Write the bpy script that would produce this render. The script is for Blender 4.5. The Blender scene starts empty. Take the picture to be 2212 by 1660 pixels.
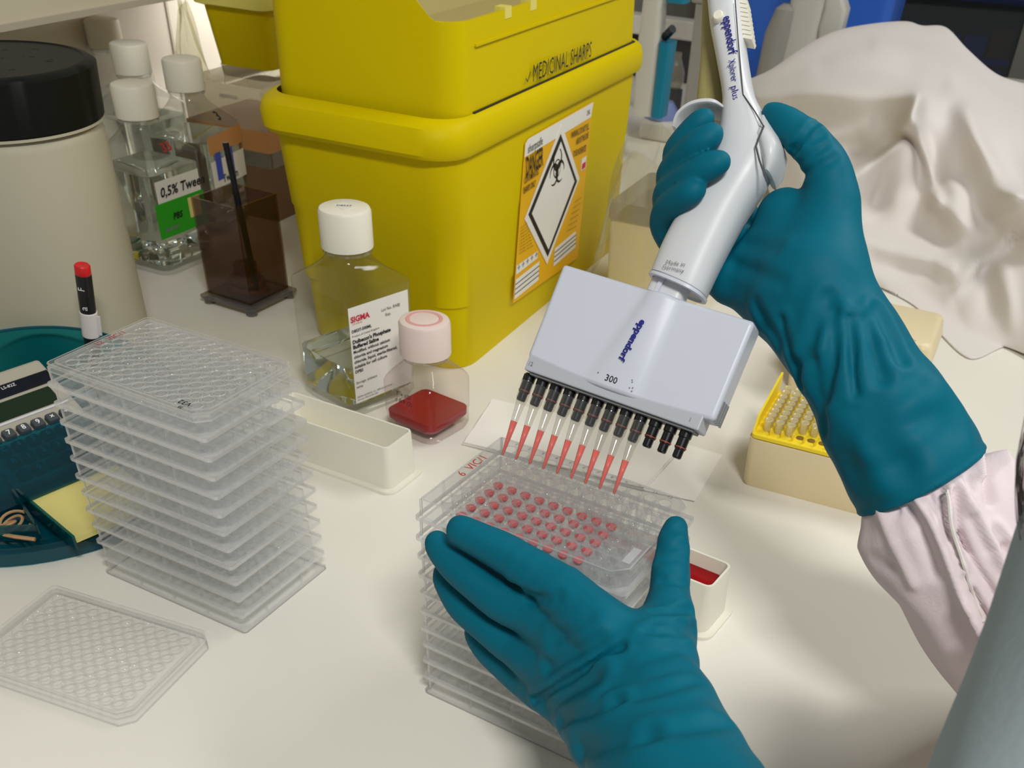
import bpy, math, random
import numpy as np
from mathutils import Vector, Matrix
random.seed(7)
S = bpy.context.scene
COL = S.collection
PI = math.pi

# ------------------------------------------------------------------ camera
FPX, CAMH, PIT, ROL, CX, CY = 2147.2, .4363, math.radians(39.828), .0574, 1106 + 88.8, 830 + 506.1
FW = np.array([0, math.cos(PIT), -math.sin(PIT)]); R0 = np.array([1., 0, 0]); U0 = np.cross(R0, FW)
RT = math.cos(ROL) * R0 + math.sin(ROL) * U0; UP = -math.sin(ROL) * R0 + math.cos(ROL) * U0
CAM = np.array([0, 0, CAMH])
cd = bpy.data.cameras.new('camera'); co = bpy.data.objects.new('camera', cd); COL.objects.link(co)
cd.sensor_fit = 'HORIZONTAL'; cd.sensor_width = 36; cd.lens = 36 * FPX / 2212
cd.shift_x = -88.8 / 2212; cd.shift_y = 506.1 / 2212
cd.clip_start = .01; cd.clip_end = 50
co.matrix_world = Matrix(((RT[0], UP[0], -FW[0], 0), (RT[1], UP[1], -FW[1], 0), (RT[2], UP[2], -FW[2], CAMH), (0, 0, 0, 1)))
cd.dof.use_dof = True; cd.dof.focus_distance = .58; cd.dof.aperture_fstop = 20
S.camera = co

# ------------------------------------------------------------------ world, lights, exposure
wd = bpy.data.worlds.new('room_light'); S.world = wd; wd.use_nodes = True
wd.node_tree.nodes['Background'].inputs[0].default_value = (1.0, 1.0, .96, 1)
wd.node_tree.nodes['Background'].inputs[1].default_value = .20
def area(name, loc, target, sx, sy, power, col):
    l = bpy.data.lights.new(name, 'AREA'); l.shape = 'RECTANGLE'; l.size = sx; l.size_y = sy; l.energy = power; l.color = col
    o = bpy.data.objects.new(name, l); COL.objects.link(o); o.location = loc
    o.rotation_euler = (Vector(target) - Vector(loc)).to_track_quat('-Z', 'Y').to_euler()
    return o
area('ceiling_lamp', (1.05, 1.05, 1.4), (.45, .8, 0), 1.0, .2, 13.2, (1, .998, .955))
area('ceiling_lamp', (.26, -.42, 1.30), (.05, .45, 0), .34, .14, 16.5, (1, .998, .955))
area('shelf_lamp', tuple(-1.06*np.array([.9259, -.3778, 0]) + 1.5*np.array([.3778, .9259, 0]) + np.array([0, 0, .212])), tuple(-1.10*np.array([.9259, -.3778, 0]) + 1.5*np.array([.3778, .9259, 0])), .5, .08, 1.0, (1, .97, .93))
S.view_settings.view_transform = 'Standard'; S.view_settings.look = 'None'
S.view_settings.gamma = 1; S.view_settings.use_curve_mapping = False; S.view_settings.exposure = 0.0
S.render.engine = 'CYCLES'
cy = S.cycles
cy.max_bounces = 36; cy.transparent_max_bounces = 256; cy.transmission_bounces = 12; cy.glossy_bounces = 20; cy.diffuse_bounces = 18
cy.use_denoising = True; cy.sample_clamp_indirect = 4; cy.caustics_reflective = False; cy.caustics_refractive = True
cy.use_adaptive_sampling = False

# ------------------------------------------------------------------ geometry helpers
def ray(x, y): return FW + RT * (x - CX) / FPX - UP * (y - CY) / FPX
def at(x, y, z=0.):                       # the point of the horizontal plane z seen at a pixel of the photograph
    d = ray(x, y); return CAM + d * (z - CAMH) / d[2]
def dep(x, y, t): return CAM + ray(x, y) * t  # the point at depth t
def V2(p): return np.array([p[0], p[1]])
D2 = np.array([.3778, .9259, 0]); D1 = np.array([.9259, -.3778, 0])   # bench axes: along the bench, away from the wall
YAWB = math.atan2(D1[1], D1[0])

def tag(o, label=None, cat=None, group=None, kind=None):
    if label: o['label'] = label
    if cat: o['category'] = cat
    if group: o['group'] = group
    if kind: o['kind'] = kind
    return o
def thing(name, label, cat, loc=(0, 0, 0), rz=0., group=None):
    o = bpy.data.objects.new(name, None); COL.objects.link(o); o.empty_display_size = .02
    o.location = loc; o.rotation_euler = (0, 0, rz)
    return tag(o, label, cat, group)
def link(name, me, parent=None, loc=None):
    o = bpy.data.objects.new(name, me); COL.objects.link(o)
    if parent is not None: o.parent = parent
    if loc is not None: o.location = loc
    return o
class MB:
    def __init__(s): s.v = []; s.f = []
    def add(s, vs, fs):
        n = len(s.v); s.v += [tuple(float(c) for c in p) for p in vs]; s.f += [tuple(i + n for i in f) for f in fs]; return s
    def box(s, x0, x1, y0, y1, z0, z1):
        return s.add([(x0,y0,z0),(x1,y0,z0),(x1,y1,z0),(x0,y1,z0),(x0,y0,z1),(x1,y0,z1),(x1,y1,z1),(x0,y1,z1)],
                     [(0,3,2,1),(4,5,6,7),(0,1,5,4),(1,2,6,5),(2,3,7,6),(3,0,4,7)])
    def loft(s, loops, cap0=True, cap1=True, closed=True):
        n = len(loops[0]); vs = [p for l in loops for p in l]; fs = []
        for k in range(len(loops) - 1):
            for i in range(n if closed else n - 1):
                j = (i + 1) % n; fs.append((k*n+i, k*n+j, (k+1)*n+j, (k+1)*n+i))
        if cap0: fs.append(tuple(range(n))[::-1])
        if cap1: fs.append(tuple((len(loops)-1)*n + i for i in range(n)))
        return s.add(vs, fs)
    def lathe(s, prof, n=24, c=(0, 0, 0), cap0=True, cap1=True):
        return s.loft([[(c[0]+r*math.cos(2*PI*i/n), c[1]+r*math.sin(2*PI*i/n), c[2]+z) for i in range(n)] for r, z in prof], cap0, cap1)
    def tube(s, path, r, n=8, cap=True, closed=False):
        P = [np.array(p, float) for p in path]; m = len(P); rr = r if hasattr(r, '__len__') else [r]*m
        loops = []; up = None
        for k in range(m):
            if closed: t = P[(k+1) % m] - P[k-1]
            else: t = P[min(k+1, m-1)] - P[max(k-1, 0)]
            t = t / (np.linalg.norm(t) + 1e-12)
            if up is None: up = np.array([0, 0, 1.]) if abs(t[2]) < .9 else np.array([1., 0, 0])
            a = np.cross(t, up); a /= np.linalg.norm(a) + 1e-12; b = np.cross(a, t); up = b
            loops.append([P[k] + rr[k]*(math.cos(2*PI*i/n)*a + math.sin(2*PI*i/n)*b) for i in range(n)])
        if closed: loops.append(loops[0]); cap = False
        return s.loft(loops, cap, cap)
    def grid(s, fn, nu, nv):
        vs = [fn(i/nu, j/nv) for j in range(nv+1) for i in range(nu+1)]
        return s.add(vs, [(j*(nu+1)+i, j*(nu+1)+i+1, (j+1)*(nu+1)+i+1, (j+1)*(nu+1)+i) for j in range(nv) for i in range(nu)])
    def mesh(s, name, mat, smooth=False):
        me = bpy.data.meshes.new(name); me.from_pydata(s.v, [], s.f); me.validate(); me.update()
        if mat is not None: me.materials.append(mat)
        if smooth:
            try: me.shade_smooth()
            except Exception: me.polygons.foreach_set('use_smooth', [True]*len(me.polygons))
            if smooth != 2:
                try: me.set_sharp_from_angle(angle=math.radians(38))
                except Exception: pass
        return me
    def build(s, name, mat, parent=None, smooth=False, loc=None):
        return link(name, s.mesh(name, mat, smooth), parent, loc)
def bevel(o, w, seg=2):
    m = o.modifiers.new('bevel', 'BEVEL'); m.width = w; m.segments = seg; m.limit_method = 'ANGLE'; m.angle_limit = .6
    return o
def rrect(w, d, r, z=0., n=4, cx=0., cy=0., ch=None):
    """rounded rectangle loop; ch = per-corner chamfer sizes (++, -+, --, +-) instead of rounding"""
    L = []
    for q, (sx, sy) in enumerate(((1, 1), (-1, 1), (-1, -1), (1, -1))):
        if ch and ch[q]:
            c = ch[q]; a = (cx+sx*w/2, cy+sy*(d/2-c), z); b = (cx+sx*(w/2-c), cy+sy*d/2, z)
            L += [a]*(n//2) + [a] + [b]*(n - n//2) if sx*sy > 0 else [b]*(n//2) + [b] + [a]*(n - n//2)
        else:
            for i in range(n+1):
                t = q*PI/2 + i/n*PI/2
                L.append((cx+sx*(w/2-r)+r*math.cos(t), cy+sy*(d/2-r)+r*math.sin(t), z))
    return L
def lerp(a, b, t): return a + (b - a)*t
def catmull(P, n=6):
    P = [np.array(p, float) for p in P]; out = []
    for i in range(len(P)-1):
        p0, p1, p2, p3 = P[max(i-1, 0)], P[i], P[i+1], P[min(i+2, len(P)-1)]
        for k in range(n):
            t = k/n; out.append(.5*((2*p1)+(-p0+p2)*t+(2*p0-5*p1+4*p2-p3)*t*t+(-p0+3*p1-3*p2+p3)*t**3))
    return out + [P[-1]]

# ------------------------------------------------------------------ materials
def srgb(c):
    return tuple((x/255/12.92 if x/255 <= .04045 else ((x/255+.055)/1.055)**2.4) for x in c)
def mat(name, rgb, rough=.5, spec=.5, bump=None, var=0., vscale=30., trans=0., sss=0., coat=0., metal=0., ior=1.45):
    m = bpy.data.materials.new(name); m.use_nodes = True; nt = m.node_tree; b = nt.nodes['Principled BSDF']
    c = srgb(rgb) + (1,)
    b.inputs['Base Color'].default_value = c; b.inputs['Roughness'].default_value = rough
    b.inputs['Specular IOR Level'].default_value = spec; b.inputs['Metallic'].default_value = metal; b.inputs['IOR'].default_value = ior
    b.inputs['Transmission Weight'].default_value = trans; b.inputs['Coat Weight'].default_value = coat
    if sss: b.inputs['Subsurface Weight'].default_value = sss; b.inputs['Subsurface Radius'].default_value = (.01, .01, .008)
    if var or bump:
        tc = nt.nodes.new('ShaderNodeTexCoord')
    if var:
        nz = nt.nodes.new('ShaderNodeTexNoise'); nz.inputs['Scale'].default_value = vscale; nz.inputs['Detail'].default_value = 4
        nt.links.new(tc.outputs['Object'], nz.inputs['Vector'])
        mx = nt.nodes.new('ShaderNodeMix'); mx.data_type = 'RGBA'
        mx.inputs['A'].default_value = tuple(x*(1-var) for x in c[:3]) + (1,); mx.inputs['B'].default_value = tuple(min(1, x*(1+var)) for x in c[:3]) + (1,)
        nt.links.new(nz.outputs['Fac'], mx.inputs['Factor']); nt.links.new(mx.outputs['Result'], b.inputs['Base Color'])
    if bump:
        nb = nt.nodes.new('ShaderNodeTexNoise'); nb.inputs['Scale'].default_value = bump[0]; nb.inputs['Detail'].default_value = 3
        nt.links.new(tc.outputs['Object'], nb.inputs['Vector'])
        bp = nt.nodes.new('ShaderNodeBump'); bp.inputs['Strength'].default_value = bump[1]; bp.inputs['Distance'].default_value = bump[2]
        nt.links.new(nb.outputs['Fac'], bp.inputs['Height']); nt.links.new(bp.outputs['Normal'], b.inputs['Normal'])
    return m
def clear(name, tint=(250, 251, 252), haze=.04, f0=.07, f1=.65, rough=.04, hazecol=(235, 238, 242), bump=None):
    """thin clear plastic sheet: see-through, angle-dependent gloss, a little milkiness"""
    m = bpy.data.materials.new(name); m.use_nodes = True; nt = m.node_tree; N = nt.nodes; Lk = nt.links
    N.remove(N['Principled BSDF']); out = N['Material Output']
    tr = N.new('ShaderNodeBsdfTransparent'); tr.inputs[0].default_value = srgb(tint) + (1,)
    gl = N.new('ShaderNodeBsdfGlossy'); gl.inputs['Roughness'].default_value = rough
    df = N.new('ShaderNodeBsdfDiffuse'); df.inputs[0].default_value = srgb(hazecol) + (1,)
    tl = N.new('ShaderNodeBsdfTranslucent'); tl.inputs[0].default_value = srgb(hazecol) + (1,)
    mh = N.new('ShaderNodeMixShader'); mh.inputs[0].default_value = .5; Lk.new(df.outputs[0], mh.inputs[1]); Lk.new(tl.outputs[0], mh.inputs[2])
    m1 = N.new('ShaderNodeMixShader'); m1.inputs[0].default_value = haze; Lk.new(tr.outputs[0], m1.inputs[1]); Lk.new(mh.outputs[0], m1.inputs[2])
    lw = N.new('ShaderNodeLayerWeight'); lw.inputs['Blend'].default_value = .5
    pw = N.new('ShaderNodeMath'); pw.operation = 'POWER'; pw.inputs[1].default_value = 4; Lk.new(lw.outputs['Facing'], pw.inputs[0])
    ma = N.new('ShaderNodeMath'); ma.operation = 'MULTIPLY_ADD'; ma.inputs[1].default_value = f1; ma.inputs[2].default_value = f0; Lk.new(pw.outputs[0], ma.inputs[0])
    m2 = N.new('ShaderNodeMixShader'); Lk.new(ma.outputs[0], m2.inputs[0]); Lk.new(m1.outputs[0], m2.inputs[1]); Lk.new(gl.outputs[0], m2.inputs[2])
    if bump:
        tc = N.new('ShaderNodeTexCoord'); nb = N.new('ShaderNodeTexNoise'); nb.inputs['Scale'].default_value = bump[0]; Lk.new(tc.outputs['Object'], nb.inputs['Vector'])
        bp = N.new('ShaderNodeBump'); bp.inputs['Strength'].default_value = bump[1]; bp.inputs['Distance'].default_value = bump[2]
        Lk.new(nb.outputs['Fac'], bp.inputs['Height'])
        for q in (gl, lw): Lk.new(bp.outputs[0], q.inputs['Normal'])
    Lk.new(m2.outputs[0], out.inputs['Surface'])
    return m
def liquid(name, rgb, ior=1.33, rough=0.):
    m = bpy.data.materials.new(name); m.use_nodes = True; nt = m.node_tree
    nt.nodes.remove(nt.nodes['Principled BSDF'])
    g = nt.nodes.new('ShaderNodeBsdfGlass'); g.inputs[0].default_value = srgb(rgb) + (1,); g.inputs['IOR'].default_value = ior; g.inputs['Roughness'].default_value = rough
    nt.links.new(g.outputs[0], nt.nodes['Material Output'].inputs['Surface'])
    return m
M = dict(
    bench=mat('bench_laminate', (226, 222, 212), .32, .4, bump=(220, .06, .0006), var=.015, vscale=9),
    wall=mat('wall_panel', (206, 199, 186), .6), floor=mat('floor_vinyl', (120, 120, 118), .6, var=.1, vscale=5),
    shelfm=mat('shelf_paint', (200, 192, 172), .5), shelfl=mat('shelf_lip', (176, 168, 152), .45),
    plate=clear('clear_polystyrene', (255, 255, 255), haze=.10, f0=.04, f1=.5, hazecol=(245, 250, 255)), deck=clear('deck_polystyrene', (255, 255, 255), haze=.17, f0=.04, f1=.5, hazecol=(245, 250, 255), rough=.12), decktop=clear('top_deck_polystyrene', (255, 255, 255), haze=.24, f0=.08, hazecol=(206, 205, 208), rough=.15), ring=clear('lid_ring', (255, 255, 255), haze=.30, f0=.14, f1=.7, hazecol=(255, 255, 255)), well=clear('well_polystyrene', (255, 255, 255), haze=.06, f0=.10, f1=.75, hazecol=(250, 252, 255)),
    lid=clear('lid_polystyrene', (255, 255, 255), haze=.05, f0=.06),
    edge=clear('plate_edge_polystyrene', (255, 255, 255), haze=.30, f0=.18, f1=.6, hazecol=(254, 254, 255)),
    med=mat('pink_medium', (226, 64, 66), .12, .4), tipmed=mat('tip_medium', (255, 112, 104), .3, .4, sss=.3), blood=mat('dark_red_medium', (142, 0, 10), .12, .3),
    redink=mat('red_marker_ink', (176, 32, 28), .6), black_ink=mat('black_ink', (22, 22, 24), .6), blue_ink=mat('blue_ink', (24, 26, 128), .5), grey_ink=mat('grey_ink', (120, 122, 124), .6), white_ink=mat('white_ink', (225, 225, 225), .6),
    yellow=mat('yellow_polypropylene', (208, 186, 0), .5, .10, bump=(500, .05, .0004), sss=.12),
    yellow_lid=mat('pale_yellow_lid', (226, 214, 110), .35, sss=.1), tan=mat('tan_inner_panel', (178, 164, 110), .45),
    label_white=mat('label_paper', (226, 224, 218), .5), label_orange=mat('label_orange', (226, 172, 6), .5), label_black=mat('label_black', (28, 26, 22), .5), label_red=mat('label_red', (196, 40, 60), .5),
    hdpe=mat('milky_polyethylene', (176, 170, 150), .5, .35, bump=(60, .1, .001), sss=.1), blacklid=mat('black_lid_plastic', (14, 17, 14), .5, .2, bump=(300, .08, .0004)),
    cap=mat('white_cap', (228, 224, 210), .45, .4), capr=mat('pinkish_cap', (224, 206, 200), .42, .4), capring=mat('pink_cap_ring', (214, 160, 156), .5),
    bottle=clear('bottle_plastic', (248, 249, 248), haze=.012, f0=.02, f1=.75, rough=.08),
    bottle_r=clear('medium_bottle_plastic', (250, 246, 245), haze=.02, f0=.03, f1=.75, rough=.08),
    water=liquid('saline', (250, 252, 250)), neck=clear('bottle_neck_plastic', (236, 236, 234), haze=.1, f0=.12, f1=.8),
    trough=mat('white_polystyrene', (224, 221, 207), .4, .4, sss=.1), paper=mat('tissue_paper', (236, 232, 226), .85, .2, bump=(400, .2, .0006)),
    acr=clear('smoked_acrylic', (218, 204, 196), haze=.08, f0=.05, f1=.6, hazecol=(110, 88, 78)), acrc=clear('acrylic_edge', (190, 180, 160), haze=.15),
    rubber=mat('brown_rubber', (120, 74, 44), .5), band=mat('rubber_band', (176, 136, 96), .6), blackstick=mat('black_rod', (20, 24, 32), .3),
    teal=clear('teal_acrylic', (64, 186, 200), haze=.16, f0=.05, f1=.6, hazecol=(0, 132, 150)), tealedge=mat('teal_acrylic_edge', (2, 70, 84), .25),
    silver=mat('silver_plastic', (168, 162, 148), .4, .4), keym=mat('grey_key', (66, 72, 76), .45), lcd=mat('display_glass', (26, 44, 26), .12), darkpanel=mat('dark_panel', (18, 20, 30), .2),
    note=mat('yellow_paper', (216, 204, 128), .8, .2), pen=mat('marker_black', (18, 18, 20), .35), penred=mat('marker_red', (200, 24, 30), .4), penw=mat('paper_tape', (214, 208, 206), .7),
    pip=mat('pipette_grey', (200, 204, 216), .36, .4, bump=(900, .03, .0002)), pipw=mat('pipette_light', (204, 206, 210), .36, .4), pipd=mat('pipette_slot', (120, 122, 124), .5), piplip=mat('pipette_lip', (178, 182, 190), .38),
    nozzle=mat('nozzle_black', (16, 16, 20), .3), oring=mat('nozzle_ring', (150, 66, 46), .5), seam=mat('seam_shadow_gap', (70, 70, 72), .6),
    tip=clear('tip_polypropylene', (246, 246, 243), haze=.06, f0=.09, f1=.7), tipbox=mat('beige_polypropylene', (222, 206, 168), .4, .4, sss=.15), tiprack=mat('yellow_rack', (238, 210, 40), .4), tiphole=mat('rack_hole', (120, 92, 10), .6), tipy=clear('tip_clear', (255, 252, 236), haze=.5, f0=.08, f1=.6, hazecol=(250, 244, 214)),
    bag=clear('clear_bag_film', (246, 246, 238), haze=.10, f0=.05, f1=.5, rough=.08, hazecol=(226, 222, 196)),
    cloth=mat('white_cotton', (216, 210, 206), .9, .15, bump=(900, .15, .0005)), sleeve=mat('lab_coat_cotton', (218, 204, 208), .9, .15, bump=(500, .25, .0008), var=.03, vscale=25), gown=mat('grey_blue_gown', (150, 164, 170), .8, .2, bump=(300, .2, .0008)), hair=mat('dark_hair', (52, 44, 44), .4),
    glove=mat('teal_nitrile', (0, 94, 115), .58, .14, bump=(260, .10, .0006), var=.06, vscale=22),
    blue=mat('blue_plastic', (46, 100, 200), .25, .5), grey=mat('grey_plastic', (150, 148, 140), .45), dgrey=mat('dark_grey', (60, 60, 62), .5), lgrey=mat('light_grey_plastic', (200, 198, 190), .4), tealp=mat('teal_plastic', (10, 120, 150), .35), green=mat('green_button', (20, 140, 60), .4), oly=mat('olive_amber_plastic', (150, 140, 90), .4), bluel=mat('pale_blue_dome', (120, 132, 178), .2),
    frost=clear('frosted_box', (225, 222, 210), haze=.35, hazecol=(214, 206, 190)), amber=mat('orange_tape', (196, 140, 86), .5), greenlab=mat('green_label', (40, 160, 30), .5), brown=mat('brown_card', (120, 92, 66), .7),
    fridge=mat('fridge_dark', (52, 54, 60), .4), fridgeglass=clear('fridge_glass', (200, 205, 210), haze=.02, f0=.06), steel=mat('steel_frame', (150, 148, 142), .35, metal=.6), darkblue=mat('dark_blue_tray', (60, 80, 190), .5),
)
_txt = {}
def text(s, size, material, parent, o, xd, yd, name='lettering', ax='CENTER', sx=1., shear=0., off=.0003, bold=0.):
    """flat print: the string lies at o, reading along xd, its top towards yd"""
    c = bpy.data.curves.new(name, 'FONT'); c.body = s; c.size = size; c.align_x = ax; c.align_y = 'CENTER'; c.shear = shear; c.offset = bold; c.resolution_u = 2
    t = bpy.data.objects.new('tmp', c); COL.objects.link(t)
    me = bpy.data.meshes.new_from_object(t.evaluated_get(bpy.context.evaluated_depsgraph_get()))
    bpy.data.objects.remove(t); bpy.data.curves.remove(c)
    me.materials.clear(); me.materials.append(material); me.name = name
    x = Vector(xd).normalized(); y = Vector(yd).normalized(); z = x.cross(y).normalized(); y = z.cross(x)
    ob = link(name, me, parent)
    p = Vector(o) + z*off
    mm = Matrix(((x.x*sx, y.x, z.x, p.x), (x.y*sx, y.y, z.y, p.y), (x.z*sx, y.z, z.z, p.z), (0, 0, 0, 1)))
    me.transform(mm)
    return ob
def quad(name, material, parent, o, xd, yd, w, h, off=.0002, pts=None):
    x = np.array(Vector(xd).normalized()); y = np.array(Vector(yd).normalized()); z = np.cross(x, y); o = np.array(o, float) + z*off
    P = pts or [(-w/2, -h/2), (w/2, -h/2), (w/2, h/2), (-w/2, h/2)]
    b = MB(); lo = [o + x*a + y*c for a, c in P]; hi = [p + z*.00012 for p in lo]
    return b.loft([lo, hi]).build(name, material, parent)

# ------------------------------------------------------------------ setting
def struct(name, mb, m): return tag(mb.build(name, m), kind='structure')
def bl(a, b, z): return (D1*a + D2*b + np.array([0, 0, z]))
def bbox(mb, a0, a1, b0, b1, z0, z1):
    return mb.add([bl(a0,b0,z0), bl(a1,b0,z0), bl(a1,b1,z0), bl(a0,b1,z0), bl(a0,b0,z1), bl(a1,b0,z1), bl(a1,b1,z1), bl(a0,b1,z1)],
                  [(0,3,2,1),(4,5,6,7),(0,1,5,4),(1,2,6,5),(2,3,7,6),(3,0,4,7)])
struct('floor', bbox(MB(), -1.6, 3., -1.2, 5., -.95, -.9), M['floor'])
bench = tag(bbox(MB(), -1.1, .62, -.2, 2.6, -.035, 0).build('lab_bench', M['bench']), 'long white laminate lab bench top under all the equipment', 'bench')
bevel(bench, .004)
WA = -1.145                                                        # wall line, measured across the bench
struct('wall_left', bbox(MB(), WA-.05, WA, -.6, 5, -.9, 2.2), M['wall'])
struct('wall_back', bbox(MB(), WA, 3., 3.9, 3.95, -.9, 2.2), M['wall'])
for i, b in enumerate((1.25, 1.62, 1.99, 2.36)):
    struct('trim_%d' % (i+1), bbox(MB(), WA, WA+.002, b-.002, b+.002, .0, 2.), M['shelfl'])

# overhead reagent shelf along the wall, its front board towards us
sh = thing('reagent_shelf', 'beige shelf with a pale front board on the wall above the bottles', 'shelf', (0, 0, .218))
s0 = -.998
bbox(MB(), s0-.012, s0, .3, 1.62, .006, .26).build('front_board', M['shelfm'], sh)
bbox(MB(), s0-.012, s0+.004, .3, 1.62, 0, .006).build('front_lip', M['shelfl'], sh)
bbox(MB(), WA, s0-.012, .3, 1.62, .02, .034).build('shelf_board', M['shelfm'], sh)
bbox(MB(), WA, s0-.012, 1.60, 1.62, .0, .26).build('end_board', M['shelfm'], sh)

# ------------------------------------------------------------------ 96-well plates
PITCH = .013
def deck_mesh(W, D, ch, z, holes=True):
    b = MB(); n = 16
    if holes:
        for i in range(12):
            for j in range(8):
                cx, cyy = (i-5.5)*.009, (j-3.5)*.009; vs = []
                for k in range(n):
                    t = 2*PI*(k+.5)/n; c, s_ = math.cos(t), math.sin(t); q = .0045/max(abs(c), abs(s_))
                    vs.append((cx+q*c, cyy+q*s_, z))
                for k in range(n):
                    t = 2*PI*(k+.5)/n; vs.append((cx+.00345*math.cos(t), cyy+.00345*math.sin(t), z))
                b.add(vs, [(k, (k+1) % n, n+(k+1) % n, n+k) for k in range(n)])
                for q in range(4):   # square corners left by the 16-gon
                    k = (2+4*q-1) % n; k2 = (k+1) % n
                    sx, sy = ((1, 1), (-1, 1), (-1, -1), (1, -1))[q]
                    b.add([vs[k], (cx+sx*.0045, cyy+sy*.0045, z), vs[k2]], [(0, 1, 2)])
        inner = rrect(.108, .072, .00001, z)
    else: inner = None
    outer = rrect(W, D, .002, z, ch=ch)
    if holes: b.loft([inner, outer], False, False)
    return b
CH = (.007, 0, 0, .007)
BW, BD = .1228, .0805
_b = MB(); _b.loft([rrect(.12776, .08548, .0025, 0), rrect(.12776, .08548, .0025, .0023)], False, False)
_b.loft([rrect(.12776-.0018, .08548-.0018, .002, 0), rrect(.12776-.0018, .08548-.0018, .002, .0018)], False, False)
_b.loft([rrect(.12776, .08548, .0025, 0), rrect(.12776-.0018, .08548-.0018, .002, 0)], False, False)
_b.loft([rrect(.12776, .08548, .0025, .0023), rrect(BW, BD, .002, .0023, ch=CH)], False, False)
me_skirt = _b.mesh('skirt', M['edge'])
_b = MB(); _b.loft([rrect(BW, BD, .002, .0023, ch=CH), rrect(BW, BD, .002, .0127, ch=CH)], False, False)
for sx in (-.03, .0, .03):
    for sy in (-1, 1): _b.box(sx-.0004, sx+.0004, sy*BD/2-.0009, sy*BD/2+.0007, .0023, .0125)
for sy in (-.018, .018):
    for sx in (-1, 1): _b.box(sx*BW/2-.0009, sx*BW/2+.0007, sy-.0004, sy+.0004, .0023, .0125)
me_wall = _b.mesh('side_wall', M['plate'])
_b = MB(); _b.loft([rrect(BW, BD, .002, .0112, ch=CH), rrect(BW, BD, .002, .0129, ch=CH), rrect(BW-.0018, BD-.0018, .0015, .0129, ch=CH), rrect(BW-.0018, BD-.0018, .0015, .0120, ch=CH)], False, False)
for sx, sy in ((-1, -1), (-1, 1)): _b.tube([(sx*(BW/2-.0005), sy*(BD/2-.0005), .0023), (sx*(BW/2-.0005), sy*(BD/2-.0005), .0125)], .0008, 6)
me_rim = _b.mesh('rim', M['edge'])
me_deck = deck_mesh(BW-.0018, BD-.0018, CH, .0121).mesh('deck', M['deck'])
me_deck_top = me_deck.copy(); me_deck_top.materials[0] = M['decktop']
WELLP = [(.00385, .0000), (.00382, .0004), (.00368, .0006), (.00352, .0005), (.00345, .0001), (.0034, -.0004), (.0032, -.0062), (.0029, -.0078), (.0021, -.0091), (.0010, -.0097), (.0001, -.0099)]
def well_mb(c=(0, 0, 0), n=14): return MB().lathe(WELLP, n, c, False, False)
me_well = well_mb().mesh('well', M['well'], 2)
_b = MB()
for i in range(12):
    for j in range(8):
        t = MB().lathe(WELLP[4:], 10, ((i-5.5)*.009, (j-3.5)*.009, .0118), False, False); _b.add(t.v, t.f)
me_wells = _b.mesh('wells', M['plate'], 2)
me_med = MB().lathe([(.0001, -.0066), (.0022, -.0066), (.00290, -.0063), (.00288, -.0068), (.0027, -.0076), (.0019, -.0088), (.0008, -.0094), (.0001, -.0096)], 14, cap0=False, cap1=False).mesh('medium', M['med'], 2)
def plate(loc, rz, label, group, wells=False, filled=None):
    t = thing('well_plate', label, 'plate', loc, rz, group)
    link('skirt', me_skirt, t); link('side_wall', me_wall, t); link('rim', me_rim, t); link('deck', me_deck_top if wells else me_deck, t)
    if not wells: tag(link('wells', me_wells, t), kind='stuff')
    else:
        for j in range(8):
            for i in range(12):
                w = link('well', me_well, t, ((i-5.5)*.009, (3.5-j)*.009, .0120))
                if filled and filled(i, j): link('medium', me_med, w)
    return t
ORD = ['first', 'second', 'third', 'fourth', 'fifth', 'sixth', 'seventh', 'eighth', 'ninth', 'tenth', 'eleventh', 'twelfth']
LS = (-.2402, .5551, -.4587); CS = (-.0016, .4510, -.4954); LL = (-.2923, .4584, -.3232)
for k in range(12):
    z = (11-k)*PITCH
    lab = ('topmost empty clear plate of the stack by the calculator, under a lid' if k == 0 else 'lowest clear plate of the stack by the calculator, standing on the bench' if k == 11
           else ORD[k] + ' clear plate from the top of the stack by the calculator')
    jx, jy = random.uniform(-.0006, .0006), random.uniform(-.0006, .0006)
    plate((LS[0]+jx, LS[1]+jy, z), LS[2], lab, 'well plates stacked by the calculator', wells=(k == 0))
for k in range(11):
    z = (10-k)*PITCH
    lab = ('open top plate of the gripped stack, pink medium in its wells' if k == 0 else 'lowest clear plate of the stack gripped by the gloved hand, on the bench' if k == 10
           else ORD[k] + ' clear plate from the top of the stack gripped by the gloved hand')
    jx, jy = (0, 0) if k == 0 else (random.uniform(-.0005, .0005), random.uniform(-.0005, .0005))
    p = plate((CS[0]+jx, CS[1]+jy, z), CS[2], lab, 'well plates stacked under the pipette', wells=(k == 0), filled=(lambda i, j: j >= 3 and 1 <= i <= 9))
    if k == 0:
        text('6  VIC/1', .0078, M['redink'], p, (-.0572, .004, .0123), (0, 1, 0), (-1, 0, 0), 'handwriting', sx=.95, shear=.1)
        quad('embossed_label', M['edge'], p, (.0565, -.022, .0122), (0, 1, 0), (-1, 0, 0), .014, .0045)
        for i in range(12): text(str(i+1), .0032, M['grey_ink'], p, ((i-5.5)*.009, .0378, .0122), (1, 0, 0), (0, 1, 0), 'column_number')

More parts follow.
